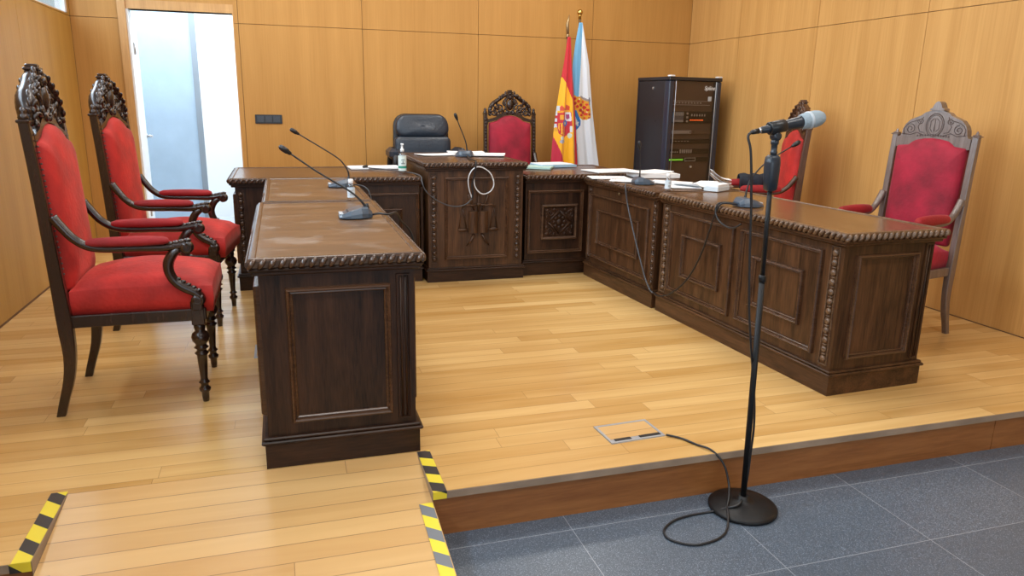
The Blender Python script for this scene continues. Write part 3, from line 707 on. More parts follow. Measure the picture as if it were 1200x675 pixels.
        for (a, a2), (b_, b2) in zip(zip(lo[:-1], lo[1:]), zip(hi[:-1], hi[1:])):
            b.hexa([Pb(*a, -.02), Pb(*a2, -.02), Pb(*a2, .022), Pb(*a, .022), Pb(*b_, -.02), Pb(*b2, -.02), Pb(*b2, .022), Pb(*b_, .022)])
        # perimeter scroll band
        for s in (-1, 1):
            path = [(s * u, v) for u, v in ((.195, 1.185), (.195, 1.232), (.182, 1.270), (.157, 1.300), (.122, 1.322), (.092, 1.342), (.062, 1.364), (.032, 1.378))]
            cp_ = crom([Pb(u, v, 0) for u, v in path], 4); b.tube(cp_, lerp_list([.015, .018, .020, .020, .019, .018, .018, .015], len(cp_)), 8, flat=(1.7, (1, 0, 0)))
            b.tube(spiral((s * .163, 1.212), .030, .006, PI / 2, 1.4 * s, lambda u, v: Pb(u, v, .012)), lerp_list([.010, .008, .006], 22), 7)
            b.tube(spiral((s * .098, 1.262), .032, .006, PI / 2 * (1 - s), -1.4 * s, lambda u, v: Pb(u, v, .012)), lerp_list([.011, .008, .006], 22), 7)
            b.tube(spiral((s * .118, 1.205), .022, .006, PI, -1.3 * s, lambda u, v: Pb(u, v, .010)), lerp_list([.009, .007, .006], 22), 7)
            b.tube(spiral((s * .055, 1.318), .020, .005, PI / 2, 1.2 * s, lambda u, v: Pb(u, v, .016)), lerp_list([.009, .007, .006], 22), 7)
            for q, (u, v, a) in enumerate(((.203, 1.235, 1.2), (.194, 1.272, 1.9), (.168, 1.304, 2.3), (.136, 1.326, 2.5), (.106, 1.348, 2.0), (.078, 1.368, 2.2), (.045, 1.390, 1.9), (.15, 1.262, .8), (.130, 1.300, 1.6), (.10, 1.225, .2), (.075, 1.215, .6), (.07, 1.235, 1.2), (.14, 1.25, .4), (.065, 1.29, .9), (.12, 1.28, 2.6), (.155, 1.19, .1), (.2, 1.2, 1.4))):
                leaf(b, Pb, s * u, v, a if s > 0 else PI - a, .022, .010, .014 + .006 * (q % 2))
        # acanthus lumps wrapped over the thickness of the outer band
        for s in (-1, 1):
            for q, (u, v) in enumerate(((.200, 1.20), (.207, 1.225), (.203, 1.25), (.194, 1.272), (.180, 1.292), (.162, 1.310), (.142, 1.324), (.120, 1.338), (.098, 1.352), (.076, 1.366))):
                for dd in (-.022, .002, .026):
                    c_ = Pb(s * (u - .010), v - .004, dd + .006 * (q % 2)); b.ell(c_, (.010, .008, .018), 8, 6, Euler((.45 * s, .5 * (1 if q % 2 else -1), 0)))
        # cartouche
        b.ell(Pb(0, 1.285, .018), (.022, .034, .052), 14, 9)
        cp_ = [Pb(.045 * math.cos(a), 1.285 + .066 * math.sin(a), .016) for a in [2 * PI * k_ / 24 for k_ in range(25)]]; b.tube(cp_, .010, 8)
        for k_ in range(12):
            a = 2 * PI * k_ / 12; leaf(b, Pb, .057 * math.cos(a), 1.285 + .078 * math.sin(a), a + .7, .016, .008, .02)
        for s in (-1, 1): leaf(b, Pb, s * .03, 1.212, PI / 2 - s * .5, .022, .010, .022)
        cr = b.obj('crest', wm, t)
        f = MB()
        for z0, z1, h_, d_ in ((1.335, 1.360, .034, .032), (1.358, 1.372, .037, .035), (1.370, 1.396, .025, .027), (1.394, 1.407, .028, .030), (1.405, 1.420, .020, .022)):
            xx = bx_(z0); f.bbox(xx - d_, xx + d_, -h_, h_, z0, z1, .004)
        f.ell((bx_(1.35) + .03, 0, 1.352), (.014, .018, .018)); f.ell((bx_(1.38) + .026, 0, 1.386), (.010, .012, .012)); f.obj('finial', wm, cr)
    # arms
    for s in (-1, 1):
        y = s * .243
        a = MB()
        path = crom([(-.215, y, .835), (-.185, y, .79), (-.15, y, .745), (-.10, y, .712), (-.03, y, .700), (.08, y, .699), (.17, y, .697), (.225, y, .703), (.262, y, .712)], 5)
        a.tube(path, lerp_list([.020, .019, .018, .018, .016, .016, .017, .017, .016], len(path)), 8, flat=(1.1, (0, 1, 0)))
        # scroll at the front end
        sp = spiral((.262, .694), .020, .004, PI / 2, -1.5, lambda u, v: V((u, y, v)))
        a.tube(sp, lerp_list([.012, .009, .006], len(sp)), 8, flat=(2.3, (0, 1, 0)))
        a.lathe([(-.021, .012), (-.020, .024), (.020, .024), (.021, .012)], (.262, y, .694), 14, axis=(0, 1, 0))
        for k_ in range(4): a.ell((.20 + .022 * k_, y, .714 + .004 * k_), (.017, .016, .008), 8, 5)
        arm = a.obj('arm', wm, t)
        sup = MB()
        path = crom([(.232, y, .690), (.205, y, .668), (.186, y, .632), (.186, y, .592), (.205, y, .552), (.240, y, .523), (.275, y, .503), (.302, y, .478)], 5)
        sup.tube(path, lerp_list([.016, .020, .022, .021, .020, .021, .020, .018], len(path)), 8, flat=(1.15, (0, 1, 0)))
        sp = spiral((.288, .468), .022, .004, PI / 3, -1.5, lambda u, v: V((u, y, v)))
        sup.tube(sp, lerp_list([.012, .009, .006], len(sp)), 8, flat=(2.4, (0, 1, 0)))
        sup.lathe([(-.021, .012), (-.020, .026), (.020, .026), (.021, .012)], (.286, y, .466), 14, axis=(0, 1, 0))
        for k_ in range(5): sup.ell((.215 + .019 * k_, y, .562 - .013 * k_), (.015, .016, .008), 8, 5)
        sup.bbox(.262, .305, y - .022, y + .022, .425, .462, .004)
        sup.obj('arm_support', wm, t)
        pd = MB(); n = 16
        pr = [(-.112, .004), (-.108, .014), (-.085, .022), (-.02, .0255), (.05, .027), (.12, .0255), (.175, .022), (.193, .013), (.197, .004)]
        rings = []
        for x, r in pr: rings.append([pd._v((x, y + 1.15 * r * math.cos(q), .724 + (.95 * padk if math.sin(q) > 0 else .6 * padk) * r * math.sin(q))) for q in [2 * PI * k_ / n for k_ in range(n)]])
        pd.skin(rings, True, True, True); pd.obj('arm_pad', pad, arm)
    return t

armchair('armchair', 'red velvet armchair with tall carved back nearest the camera, left side', (-.662, 3.51, 0), 0, 'chair_wood', 'velvet', 'velvet_dark', posts='tacks')
armchair('armchair', 'second red velvet carved armchair on the left, behind the nearest one by the doorway', (-.655, 4.705, 0), -7, 'chair_wood', 'velvet', 'velvet_dark', posts='tacks')
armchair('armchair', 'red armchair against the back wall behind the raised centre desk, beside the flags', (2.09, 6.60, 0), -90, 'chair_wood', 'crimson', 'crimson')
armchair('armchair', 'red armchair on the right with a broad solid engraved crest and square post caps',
         (3.71 + .28 * math.cos(math.radians(193)), 3.50 + .28 * math.sin(math.radians(193)), 0), 193, 'chair_wood_sheen', 'crimson', 'velvet_dark', crest='solid', posts='plain', padk=1.5).scale = (1, 1, .965)
armchair('armchair', 'red armchair turned sideways behind the right desks, seen past the stand microphone',
         (3.84 + .28 * math.cos(math.radians(159)), 4.885 + .28 * math.sin(math.radians(159)), 0), 159, 'chair_wood_mid', 'velvet', 'velvet_dark', posts='plain', padk=1.5).scale = (1, 1, .96)

# dark cloth on the far arm of that chair
cl = MB(); a0 = math.radians(159); fx, fy = math.cos(a0), math.sin(a0); bc = V((3.84, 4.885, 0)); 
def armpt(f, s, z): return V((bc.x + fx * f - fy * s, bc.y + fy * f + fx * s, z))
N = 14; g = []
for i in range(N + 1):
    u = i / N; rw = []
    for j in range(11):
        v = j / 10 * 2 - 1; ang = v * 1.9
        rr = .050 + .006 * math.sin(u * 17 + v * 3)
        z = .725 + rr * math.cos(ang) if abs(v) < .8 else .725 + rr * math.cos(1.52) - (abs(v) - .8) * .35
        rw.append(armpt(.15 + .23 * u, -.243 + rr * math.sin(max(-1.52, min(1.52, ang))) * 1.1, z))
    g.append(rw)
vv = [[cl._v(p) for p in rw] for rw in g]
for i in range(N):
    for j in range(10): cl._f([vv[i][j], vv[i + 1][j], vv[i + 1][j + 1], vv[i][j + 1]], True)
o = cl.obj('dark_cloth', 'cloth_blue'); md = o.modifiers.new('thick', 'SOLIDIFY'); md.thickness = .008
tag(o, 'dark blue cloth draped over the armrest of the sideways red chair', 'cloth')

# ------------------------------------------------------------------ office chair
t = thing('office_chair', 'black leather office chair behind the back left desk', 'office chair', (1.247, 6.84, 0), 0)
def slab(mb, x0, x1, z0, z1, y, th, r, bulge=.02, lean=.0, wtop=1.):
    ol = []
    for cx_, cz_, a0 in ((x1 - r, z1 - r, 0), (x0 + r, z1 - r, PI / 2), (x0 + r, z0 + r, PI), (x1 - r, z0 + r, 3 * PI / 2)):
        for k_ in range(6):
            a = a0 + PI / 2 * k_ / 5; ol.append((cx_ + r * math.cos(a), cz_ + r * math.sin(a)))
    cx_, cz_ = (x0 + x1) / 2, (z0 + z1) / 2
    def rg(f, w):
        out = []
        for px, pz in ol:
            wf = 1 + (wtop - 1) * (pz - z0) / (z1 - z0)
            out.append(mb._v((cx_ + (px - cx_) * f * wf, y - w + lean * (pz - z0), cz_ + (pz - cz_) * (1 - (1 - f) * 1.0))))
        return out
    mb.skin([rg(.96, -th / 2), rg(1, -th / 4), rg(1, th / 4), rg(.965, th / 2), rg(.85, th / 2 + bulge * .6), rg(.5, th / 2 + bulge), rg(.06, th / 2 + bulge * 1.1)], True, True, True)
b = MB(); slab(b, -.255, .255, .985, 1.185, 0, .06, .085, .012, .10, .90); b.obj('headrest_panel', 'leather', t)
b = MB(); slab(b, -.26, .26, .52, .990, -.02, .07, .05, .012, .04, 1.0); b.obj('backrest', 'leather', t)
b = MB(); slab(b, -.272, .272, .50, 1.19, .05, .03, .11, .0, .07, .93); b.obj('back_shell', 'black', t)
b = MB(); b.T = Matrix.Translation((0, -.27, .47)) @ Matrix.Rotation(-PI / 2, 4, 'X'); slab(b, -.25, .25, -.25, .25, 0, .09, .08, .02); b.obj('seat', 'leather', t)
for s in (-1, 1):
    b = MB(); b.tube(crom([(s * .24, 0, .52), (s * .30, -.02, .60), (s * .31, -.05, .78), (s * .30, -.10, .845), (s * .30, -.28, .845), (s * .30, -.34, .80), (s * .30, -.33, .62), (s * .25, -.28, .46)], 5), .020, 8, flat=(1.3, (1, 0, 0)))
    arm = b.obj('armrest', 'black', t)
    b = MB(); b.bbox(s * .30 - .05, s * .30 + .05, -.34, -.04, .80, .90, .03); b.obj('arm_pad', 'leather', arm)
b = MB(); b.lathe([(.09, .028), (.12, .03), (.3, .028), (.3, .02), (.42, .02)], (0, -.27, 0), 16); b.obj('gas_column', 'blackmetal', t)
b = MB()
for k_ in range(5):
    a = 2 * PI * k_ / 5 + .3; b.tube([(0, -.27, .11), (.3 * math.cos(a), -.27 + .3 * math.sin(a), .075)], [.028, .018], 8)
b.obj('star_base', 'black', t)
for k_ in range(5):
    a = 2 * PI * k_ / 5 + .3; b = MB(); b.lathe([(-.02, .025), (.02, .025)], (.3 * math.cos(a), -.27 + .3 * math.sin(a), .026), 14, axis=(-math.sin(a), math.cos(a), 0)); b.obj('caster', 'black', t)

# ------------------------------------------------------------------ flags
def fx_(px, py):   # crop pixel (3.75x crop of the photo at 640,20) -> world x,z of a plane at y = 6.8
    X = 640 + px / 3.75; Y = 20 + py / 3.75
    x = 2.41 + (X - 640) / 80 * (.689 + (.728 - .689) * (Y - 20) / 180) + (Y - 20) / 180 * .042
    z = 2.079 + (X - 640) / 80 * .033 * (1 - (Y - 20) / 180) + (Y - 20) / 180 * (-1.414)
    return x, z
def inpoly(x, z, poly):
    c = False; n = len(poly)
    for i in range(n):
        x1, z1 = poly[i]; x2, z2 = poly[(i + 1) % n]
        if (z1 > z) != (z2 > z) and x < (x2 - x1) * (z - z1) / (z2 - z1) + x1: c = not c
    return c
def flag(name, label, left, right, yb, yp, polefoot, poletop, polys, base, amp, nf, phase, group):
    t = thing(name, label, 'flag', (polefoot[0], yp, 0), 0, group)
    L_ = [fx_(*p) for p in left]; R_ = [fx_(*p) for p in right]
    # extend to hem below the desk line
    def edge(E, z):
        for (x1, z1), (x2, z2) in zip(E[:-1], E[1:]):
            if z <= z1 and z >= z2: return x1 + (x2 - x1) * (z1 - z) / (z1 - z2)
        (x1, z1), (x2, z2) = E[-2], E[-1]
        return x2 + (x2 - x1) * .3 * (z2 - z) / (z1 - z2) if z < z2 else E[0][0]
    ztop = max(L_[0][1], R_[0][1]); zbot = .42; NT, NS = 230, 84
    b = MB(); bm = b.bm; col = bm.loops.layers.float_color.new('Col'); rows_ = []; polys = [([fx_(*q) for q in p], c) for p, c in polys]
    for i in range(NT + 1):
        z = ztop + (zbot - ztop) * i / NT; xl, xr = edge(L_, z), edge(R_, z); w = max(.02, xr - xl); r = []
        for j in range(NS + 1):
            s = j / NS; f = min(1, .15 + 1.6 * i / NT)
            y = yb + amp * f * (math.sin(s * nf * 2 * PI + phase + .8 * math.sin(i / NT * 3)) + .35 * math.sin(s * nf * 4.3 * PI + 1 + i / NT * 2)) - .02 * f * math.sin(s * PI)
            r.append(b._v((xl + w * s - polefoot[0], y - yp, z)))
        rows_.append(r)
    for i in range(NT):
        for j in range(NS):
            f = b._f([rows_[i][j], rows_[i + 1][j], rows_[i + 1][j + 1], rows_[i][j + 1]], True)
            cx_ = (rows_[i][j].co.x + rows_[i + 1][j + 1].co.x) / 2 + polefoot[0]; cz_ = (rows_[i][j].co.z + rows_[i + 1][j + 1].co.z) / 2
            c = base
            for p, cc in polys:
                if inpoly(cx_, cz_, p): c = cc
            for lp in f.loops: lp[col] = (*c, 1)
    fo = b.obj('flag_cloth', 'flagcloth', t); md = fo.modifiers.new('thick', 'SOLIDIFY'); md.thickness = .002
    px_, pz_ = poletop
    p = MB(); p.tube([(0, 0, .03), (px_ - polefoot[0], 0, pz_)], .012, 12); p.obj('pole', 'brass_dull', t)
    f = MB(); q = px_ - polefoot[0]
    return t, q, pz_
def ellp(cx_, cy_, rx, ry, n=20): return [(cx_ + rx * math.cos(2 * PI * k_ / n), cy_ + ry * math.sin(2 * PI * k_ / n)) for k_ in range(n)]
def rectp(x0, y0, x1, y1): return [(x0, y0), (x1, y0), (x1, y1), (x0, y1)]
def lin(r, g, b): return tuple(((c / 255) / 12.92 if c / 255 <= .04045 else ((c / 255 + .055) / 1.055) ** 2.4) for c in (r, g, b))
RED, YEL, WHT, BLU, GLD = lin(196, 20, 34), lin(246, 178, 14), lin(226, 232, 240), lin(112, 178, 222), lin(224, 160, 36)
sp_polys = [([(60, 262), (70, 255), (92, 300), (118, 380), (118, 640), (75, 700), (50, 560), (34, 520), (35, 420)], YEL),
            ([(33, 520), (52, 570), (76, 640), (90, 700), (10, 700), (10, 560)], lin(190, 26, 56)),
            (rectp(40, 382, 58, 402), lin(200, 205, 210)), (rectp(36, 402, 50, 480), lin(206, 214, 222)), (rectp(32, 478, 56, 494), GLD), (rectp(36, 425, 50, 436), lin(190, 30, 40)), (rectp(37, 452, 50, 462), lin(190, 30, 40)),
            ([(50, 412), (105, 408), (108, 470), (98, 505), (75, 522), (52, 505), (46, 470)], lin(190, 40, 50)),
            ([(52, 414), (76, 412), (76, 452), (50, 455)], lin(196, 30, 44)), ([(58, 422), (70, 421), (70, 442), (58, 443)], GLD),
            ([(78, 411), (103, 410), (106, 448), (78, 452)], lin(222, 216, 222)), ([(84, 420), (98, 419), (99, 438), (86, 440)], lin(160, 60, 110)),
            ([(52, 458), (76, 456), (76, 515), (60, 506), (50, 480)], lin(232, 168, 40)), (rectp(56, 462, 60, 500), RED), (rectp(65, 462, 69, 508), RED),
            ([(79, 456), (106, 453), (104, 490), (80, 512)], lin(196, 40, 60)), (ellp(78, 458, 11, 15), lin(60, 96, 178)), (ellp(78, 458, 5, 7), lin(210, 200, 120)),
            ([(58, 388), (66, 378), (76, 396), (86, 376), (100, 384), (98, 408), (58, 410)], lin(206, 70, 40)), ([(60, 402), (98, 400), (98, 409), (60, 411)], GLD),
            (rectp(100, 470, 108, 500), lin(214, 218, 224)), ([(58, 520), (72, 514), (76, 540), (64, 552)], lin(206, 210, 214)), (ellp(98, 514, 9, 12), lin(206, 214, 196)), (ellp(66, 540, 11, 9), lin(160, 168, 190))]
t, q, z = flag('flag', 'red and yellow flag with a coat of arms, left of the pair in the corner', [(93, 84), (78, 190), (66, 260), (46, 400), (30, 540), (20, 660)], [(106, 84), (112, 200), (121, 330), (130, 480), (137, 660)], 6.80, 6.85, (2.70, 0), (2.648, 1.93), sp_polys, RED, .018, 2.0, .4, 'flags on poles in the back corner')
b = MB(); b.lathe([(1.905, .018), (1.935, .016), (1.95, .006)], (q, 0, 0), 12); b.tube([(q, 0, 1.94), (q - .006, 0, 2.03), (q + .012, 0, 2.12)], [.012, .016, .002], 10); b.obj('pole_tip', 'brass_dull', t)
b = MB(); b.lathe([(0, .15), (.02, .15), (.035, .10), (.05, .03), (.12, .02)], (.10, 0, 0), 24); b.obj('flag_base', 'brass_dull', t)
ga_polys = [([(150, 10), (172, 20), (171, 60), (166, 150), (158, 260), (152, 345), (132, 370), (112, 340), (120, 200)], BLU),
            ([(118, 470), (134, 485), (144, 560), (150, 700), (120, 700)], lin(150, 188, 218)),
            ([(124, 395), (140, 400), (160, 450), (158, 470), (140, 490), (120, 500), (118, 440)], lin(30, 110, 186)), ([(130, 430), (136, 428), (150, 470), (142, 474)], lin(200, 210, 220)), ([(126, 466), (150, 452), (152, 458), (128, 474)], lin(220, 220, 210)),
            ([(122, 345), (132, 332), (142, 342), (160, 340), (176, 356), (196, 364), (205, 400), (205, 436), (186, 446), (168, 446), (152, 430), (140, 402), (124, 396)], GLD)]
for q_, (u, v, r_) in enumerate(((134, 350, 7), (134, 370, 8), (150, 362, 8), (145, 385, 8), (162, 378, 8), (172, 365, 6), (178, 390, 9), (160, 402, 8), (188, 376, 6), (192, 400, 7), (172, 412, 8), (184, 420, 8), (164, 424, 7), (198, 420, 6), (180, 437, 5), (128, 384, 5), (196, 436, 4))):
    ga_polys.append((ellp(u, v, r_, r_ * .9, 10), (lin(196, 26, 26), lin(170, 24, 30), lin(214, 60, 30))[q_ % 3]))
ga_polys += [(ellp(155, 352, 3, 4, 8), lin(240, 226, 190)), (ellp(170, 398, 3, 3, 8), lin(244, 230, 200)), (ellp(188, 410, 3, 3, 8), lin(246, 230, 190)), ([(160, 336), (190, 352), (202, 350), (206, 362), (188, 362), (160, 345)], lin(150, 140, 140)), ([(196, 345), (202, 345), (202, 378), (196, 378)], lin(120, 130, 160))]
t, q, z = flag('flag', 'white and sky blue flag with gold crown emblem, right of the pair in the corner', [(158, 20), (142, 100), (130, 190), (124, 330), (128, 480), (138, 660)], [(172, 20), (186, 110), (200, 200), (214, 400), (228, 540), (242, 660)], 6.88, 6.95, (2.86, 0), (2.805, 2.11), ga_polys, WHT, .016, 1.5, 1.9, 'flags on poles in the back corner')
b = MB(); b.lathe([(2.095, .016), (2.12, .014), (2.125, .02), (2.13, .014)], (q, 0, 0), 12); b.ell((q, 0, 2.155), (.028, .028, .028), 14, 9); b.obj('pole_tip', 'gold', t, label='polished gold ball finial')
b = MB(); b.lathe([(0, .13), (.02, .13), (.035, .09), (.05, .03), (.12, .02)], (.16, .02, 0), 24); b.obj('flag_base', 'brass_dull', t)

# ------------------------------------------------------------------ equipment rack
RW, RD, RH = .60, .50, 1.56
t = thing('equipment_rack', 'tall black audio equipment rack with smoked glass door in the back right corner', 'rack', (3.397, 6.184, 0), math.radians(8))
b = MB(); b.box(0, RW, RD - .02, RD, .06, RH - .03); b.bbox(-.004, RW + .004, -.004, RD + .004, RH - .032, RH, .005); b.bbox(0, RW, 0, RD, 0, .07, .006)
b.obj('cabinet_shell', 'rackside', t)
for x0 in (.003, RW - .018):
    b = MB(); b.bbox(x0, x0 + .015, .07, RD - .02, .075, RH - .035, .002)
    sp_ = b.obj('side_panel', 'rackside', t)
    if x0 < .1:
        k = MB(); k.lathe([(0, .012), (.008, .011)], (.003, .25, RH - .10), 12, axis=(-1, 0, 0)); k.obj('lock', 'steel', sp_)
        k = MB()
        for yy in (.19, .36): k.lathe([(0, .011), (.002, .011)], (.003, yy, RH - .40), 12, axis=(-1, 0, 0))
        k.obj('vent_hole', 'black', sp_)
for x0 in (0, RW - .055):
    b = MB(); b.bbox(x0, x0 + .055, -.002, .07, .075, RH - .033, .008); b.obj('corner_profile', 'rackblue', t)
for (x, y) in ((.0, 0), (RW - .055, 0)):
    b = MB(); b.bbox(x, x + .055, -.006, .04, RH + .0005, RH + .014, .004); b.obj('corner_cap', 'white', t, label='white corner cap')
b = MB(); b.box(.055, RW - .055, .05, .055, .08, RH - .035); b.obj('inner_panel', 'rackback', t)
def unit(name, z0, z1, mat, dep=.02):
    b = MB(); b.bbox(.065, RW - .065, .05 - dep, .05, z0, z1, .002); return b.obj(name, mat, t)
u = unit('rack_amplifier', 1.310, 1.350, 'rackback')
b = MB(); b.box(.067, RW - .10, .026, .0295, 1.345, 1.350); b.box(.067, RW - .10, .026, .0295, 1.310, 1.315)
for k_ in range(9): b.bbox(.10 + k_ * .035, .118 + k_ * .035, .024, .0295, 1.325, 1.337, .002)
b.obj('front_controls', 'rackctl', u)
u = unit('rack_mixer', 1.145, 1.255, 'black')
b = MB(); b.bbox(.075, .20, .022, .0295, 1.155, 1.25, .002); b.obj('grey_display', plain('display_grey', (.16, .19, .25), .4), u)
b = MB(); b.box(.08, .195, .018, .0215, 1.158, 1.175)
for k_ in range(6): b.box(.082 + k_ * .02, .096 + k_ * .02, .018, .0215, 1.215, 1.245)
b.obj('faders', 'greylight', u)
b = MB()
for k_ in range(8): b.lathe([(0, .0055), (.008, .005)], (.285 + k_ * .020, .0295, 1.175), 10, axis=(0, -1, 0))
b.obj('indicator_lamps', 'led_orange', u)
b = MB()
for k_ in range(3): b.bbox(.235, .255, .022, .0295, 1.155 + k_ * .035, 1.175 + k_ * .035, .002)
for k_ in range(6): b.bbox(.29 + k_ * .03, .305 + k_ * .03, .024, .0295, 1.21, 1.23, .002)
b.obj('front_controls', 'rackctl', u)
u = unit('rack_player', 1.045, 1.085, 'rackback'); b = MB(); b.bbox(.075, .30, .018, .0295, 1.05, 1.08, .003); b.obj('disc_tray', 'rackctl', u)
b = MB(); b.lathe([(0, .007), (.004, .006)], (.285, .018, 1.065), 10, axis=(0, -1, 0)); b.lathe([(0, .006), (.004, .005)], (.33, .0295, 1.065), 10, axis=(0, -1, 0)); b.obj('front_buttons', 'black', u)
u = unit('rack_receiver', .96, 1.0, 'black'); b = MB()
for k_ in range(6): b.bbox(.09 + k_ * .035, .108 + k_ * .035, .026, .0295, .978, .984, .001)
b.obj('front_controls', 'rackctl', u)
u = unit('rack_patch_panel', .865, .910, 'black'); b = MB()
for k_ in range(6): b.bbox(.185 + k_ * .025, .202 + k_ * .025, .024, .0295, .870, .905, .002)
for k_ in range(4): b.bbox(.08 + k_ * .024, .094 + k_ * .024, .026, .0295, .875, .887, .001)
b.obj('front_controls', 'rackctl', u)
u = unit('rack_power_unit', .79, .83, 'black'); b = MB(); b.box(.068, .23, .026, .0295, .802, .818); b.obj('green_strip', 'led_green', u)
b = MB(); b.frame(lambda x, z, hh: V((x, .0295 - hh, z)), .25, .38, .792, .828, [(0, 0), (.002, .005), (.006, .005), (.008, 0)]); b.obj('front_frame', 'rackctl', u)
for x in (.066, RW - .072):
    b = MB(); b.bbox(x, x + .007, -.008, .002, .08, RH - .036, .002); b.obj('door_edge', 'steel', t)
gd = MB(); gd.box(.073, RW - .072, -.004, 0, .08, RH - .036); door_ = gd.obj('glass_door', 'rackglass', t)
k = MB(); k.lathe([(0, .010), (.010, .009)], (.30, -.004, .745), 12, axis=(0, -1, 0)); k.obj('door_lock', 'steel', door_)
def text_mesh(s, size, name, mat, parent, loc, rot, ext=.0008, shear=0.):
    cu_ = bpy.data.curves.new('txt', 'FONT'); cu_.body = s; cu_.size = size; cu_.extrude = ext; cu_.shear = shear; cu_.align_x = 'CENTER'; cu_.align_y = 'CENTER'
    tmp = bpy.data.objects.new('txt', cu_); C.objects.link(tmp); dg = bpy.context.evaluated_depsgraph_get()
    me = bpy.data.meshes.new_from_object(tmp.evaluated_get(dg)); bpy.data.objects.remove(tmp)
    o = bpy.data.objects.new(name, me); C.objects.link(o); me.materials.clear(); me.materials.append(M[mat]); o.parent = parent; o.location = loc; o.rotation_euler = rot; return o
text_mesh('Spline', .052, 'logo_lettering', 'paper', door_, (.455, -.0055, 1.465), (PI / 2, 0, 0), shear=.3)
b = MB(); b.bbox(.445, .485, -.0065, -.0045, 1.350, 1.390, .0005); b.obj('sticker', 'greylight', door_)

# wall switch plate
b = MB(); b.bbox(-.213, .02, YB - .010, YB - .0005, 1.082, 1.162, .003); sw = b.obj('switch_plate', 'switch'); tag(sw, 'dark rectangular switch plate on the back wall right of the doorway', 'switch')
for k_ in range(3):
    b = MB(); b.bbox(-.195 + k_ * .068, -.135 + k_ * .068, YB - .015, YB - .009, 1.094, 1.150, .002); b.obj('rocker', 'switch2', sw)

# ------------------------------------------------------------------ desk microphones
MG = 'gooseneck desk microphones'
def base_mesh(b, ln, wd, h):
    """wedge base: x from 0 (low lip, user side) to ln (high end)"""
    st = [(0, .30, .009), (.012, .40, .016), (.05, .5, .033), (.100, .48, h), (.13, .38, h * .92), (ln, .26, h * .5)]
    rings = []
    for x, wf, hh in st:
        w_ = wd * wf; r = [(-w_, 0), (w_, 0), (w_ * .98, hh * .45), (w_ * .74, hh), (0, hh * 1.04), (-w_ * .74, hh), (-w_ * .98, hh * .45)]
        rings.append([b._v((x, y, z)) for y, z in r])
    b.skin(rings, True, True, False)
def desk_mic(label, loc, rot, neck, T, cableside=None):
    """neck: world points from base root to tip"""
    t = thing('desk_microphone', label, 'microphone', loc, math.radians(rot), MG)
    inv = (Matrix.Translation(V(loc)) @ Matrix.Rotation(math.radians(rot), 4, 'Z')).inverted()
    b = MB(); base_mesh(b, .150, .145, .048); bo = b.obj('base', 'greymic', t, bevel=.002)
    b = MB(); b.bbox(.002, .020, -.036, .036, .014, .0215, .002); b.obj('front_lip_glint', 'greylight', bo)  # pale strip painted for the white reflection on the low front edge
    b = MB()
    for k_ in range(3): b.bbox(.035, .046, -.032 + k_ * .024, -.016 + k_ * .024, .024, .0315, .0015)
    b.obj('buttons', 'black', bo)
    pts = crom([inv @ V(p) for p in neck], 7); n = len(pts)
    b = MB(); b.tube(pts, lerp_list([.0065, .0048, .0042, .0040, .0038], n), 8); b.lathe([(0, .011), (.02, .009), (.035, .006)], inv @ V(neck[0]) - V((0, 0, .012)), 12); nk = b.obj('gooseneck', 'cable', t)
    e = pts[-1]; d = (pts[-1] - pts[-4]).normalized()
    b = MB(); b.lathe([(-.004, .006), (0, .0085), (.012, .0095), (.014, .0125), (.040, .0130), (.050, .011), (.056, .005)], e, 14, axis=d); b.obj('microphone_head', 'black', nk)
    return t
desk_mic('gooseneck microphone on the near worn left desk', (.232, 3.42, .7805), 0, [(.362, 3.42, .818), (.323, 3.42, .866), (.27, 3.42, .909), (.15, 3.42, .985), (.035, 3.42, 1.068)], .78)
desk_mic('gooseneck microphone on the short left desk section, behind the small clear bottle', (.262, 4.70, .7805), 0, [(.389, 4.70, .818), (.388, 4.70, .865), (.365, 4.70, .912), (.31, 4.70, .966), (.102, 4.70, 1.098)], .78)
desk_mic('gooseneck microphone on the raised centre desk among papers', (1.405, 5.89, .8825), -95, [(1.408, 5.765, .915), (1.400, 5.765, .98), (1.38, 5.765, 1.04), (1.350, 5.765, 1.11), (1.328, 5.765, 1.165)], .882)
desk_mic('upright gooseneck microphone at the inner right corner of the desks, beside papers', (2.470, 4.64, .7705), 175, [(2.366, 4.645, .806), (2.364, 4.64, .85), (2.360, 4.64, .92), (2.356, 4.64, .98), (2.352, 4.64, 1.01)], .77)
desk_mic('gooseneck microphone on the long right desk, bending right behind the stand microphone', (2.525, 3.49, .7705), 180, [(2.428, 3.49, .806), (2.437, 3.49, .868), (2.461, 3.49, .926), (2.544, 3.49, 1.009), (2.70, 3.49, 1.096)], .77)

def cable(label, pts, r, mat, k=7, group='loose cables'):
    b = MB(); b.tube(crom(pts, k), r, 8); return tag(b.obj('cable', mat), label, 'cable', group)
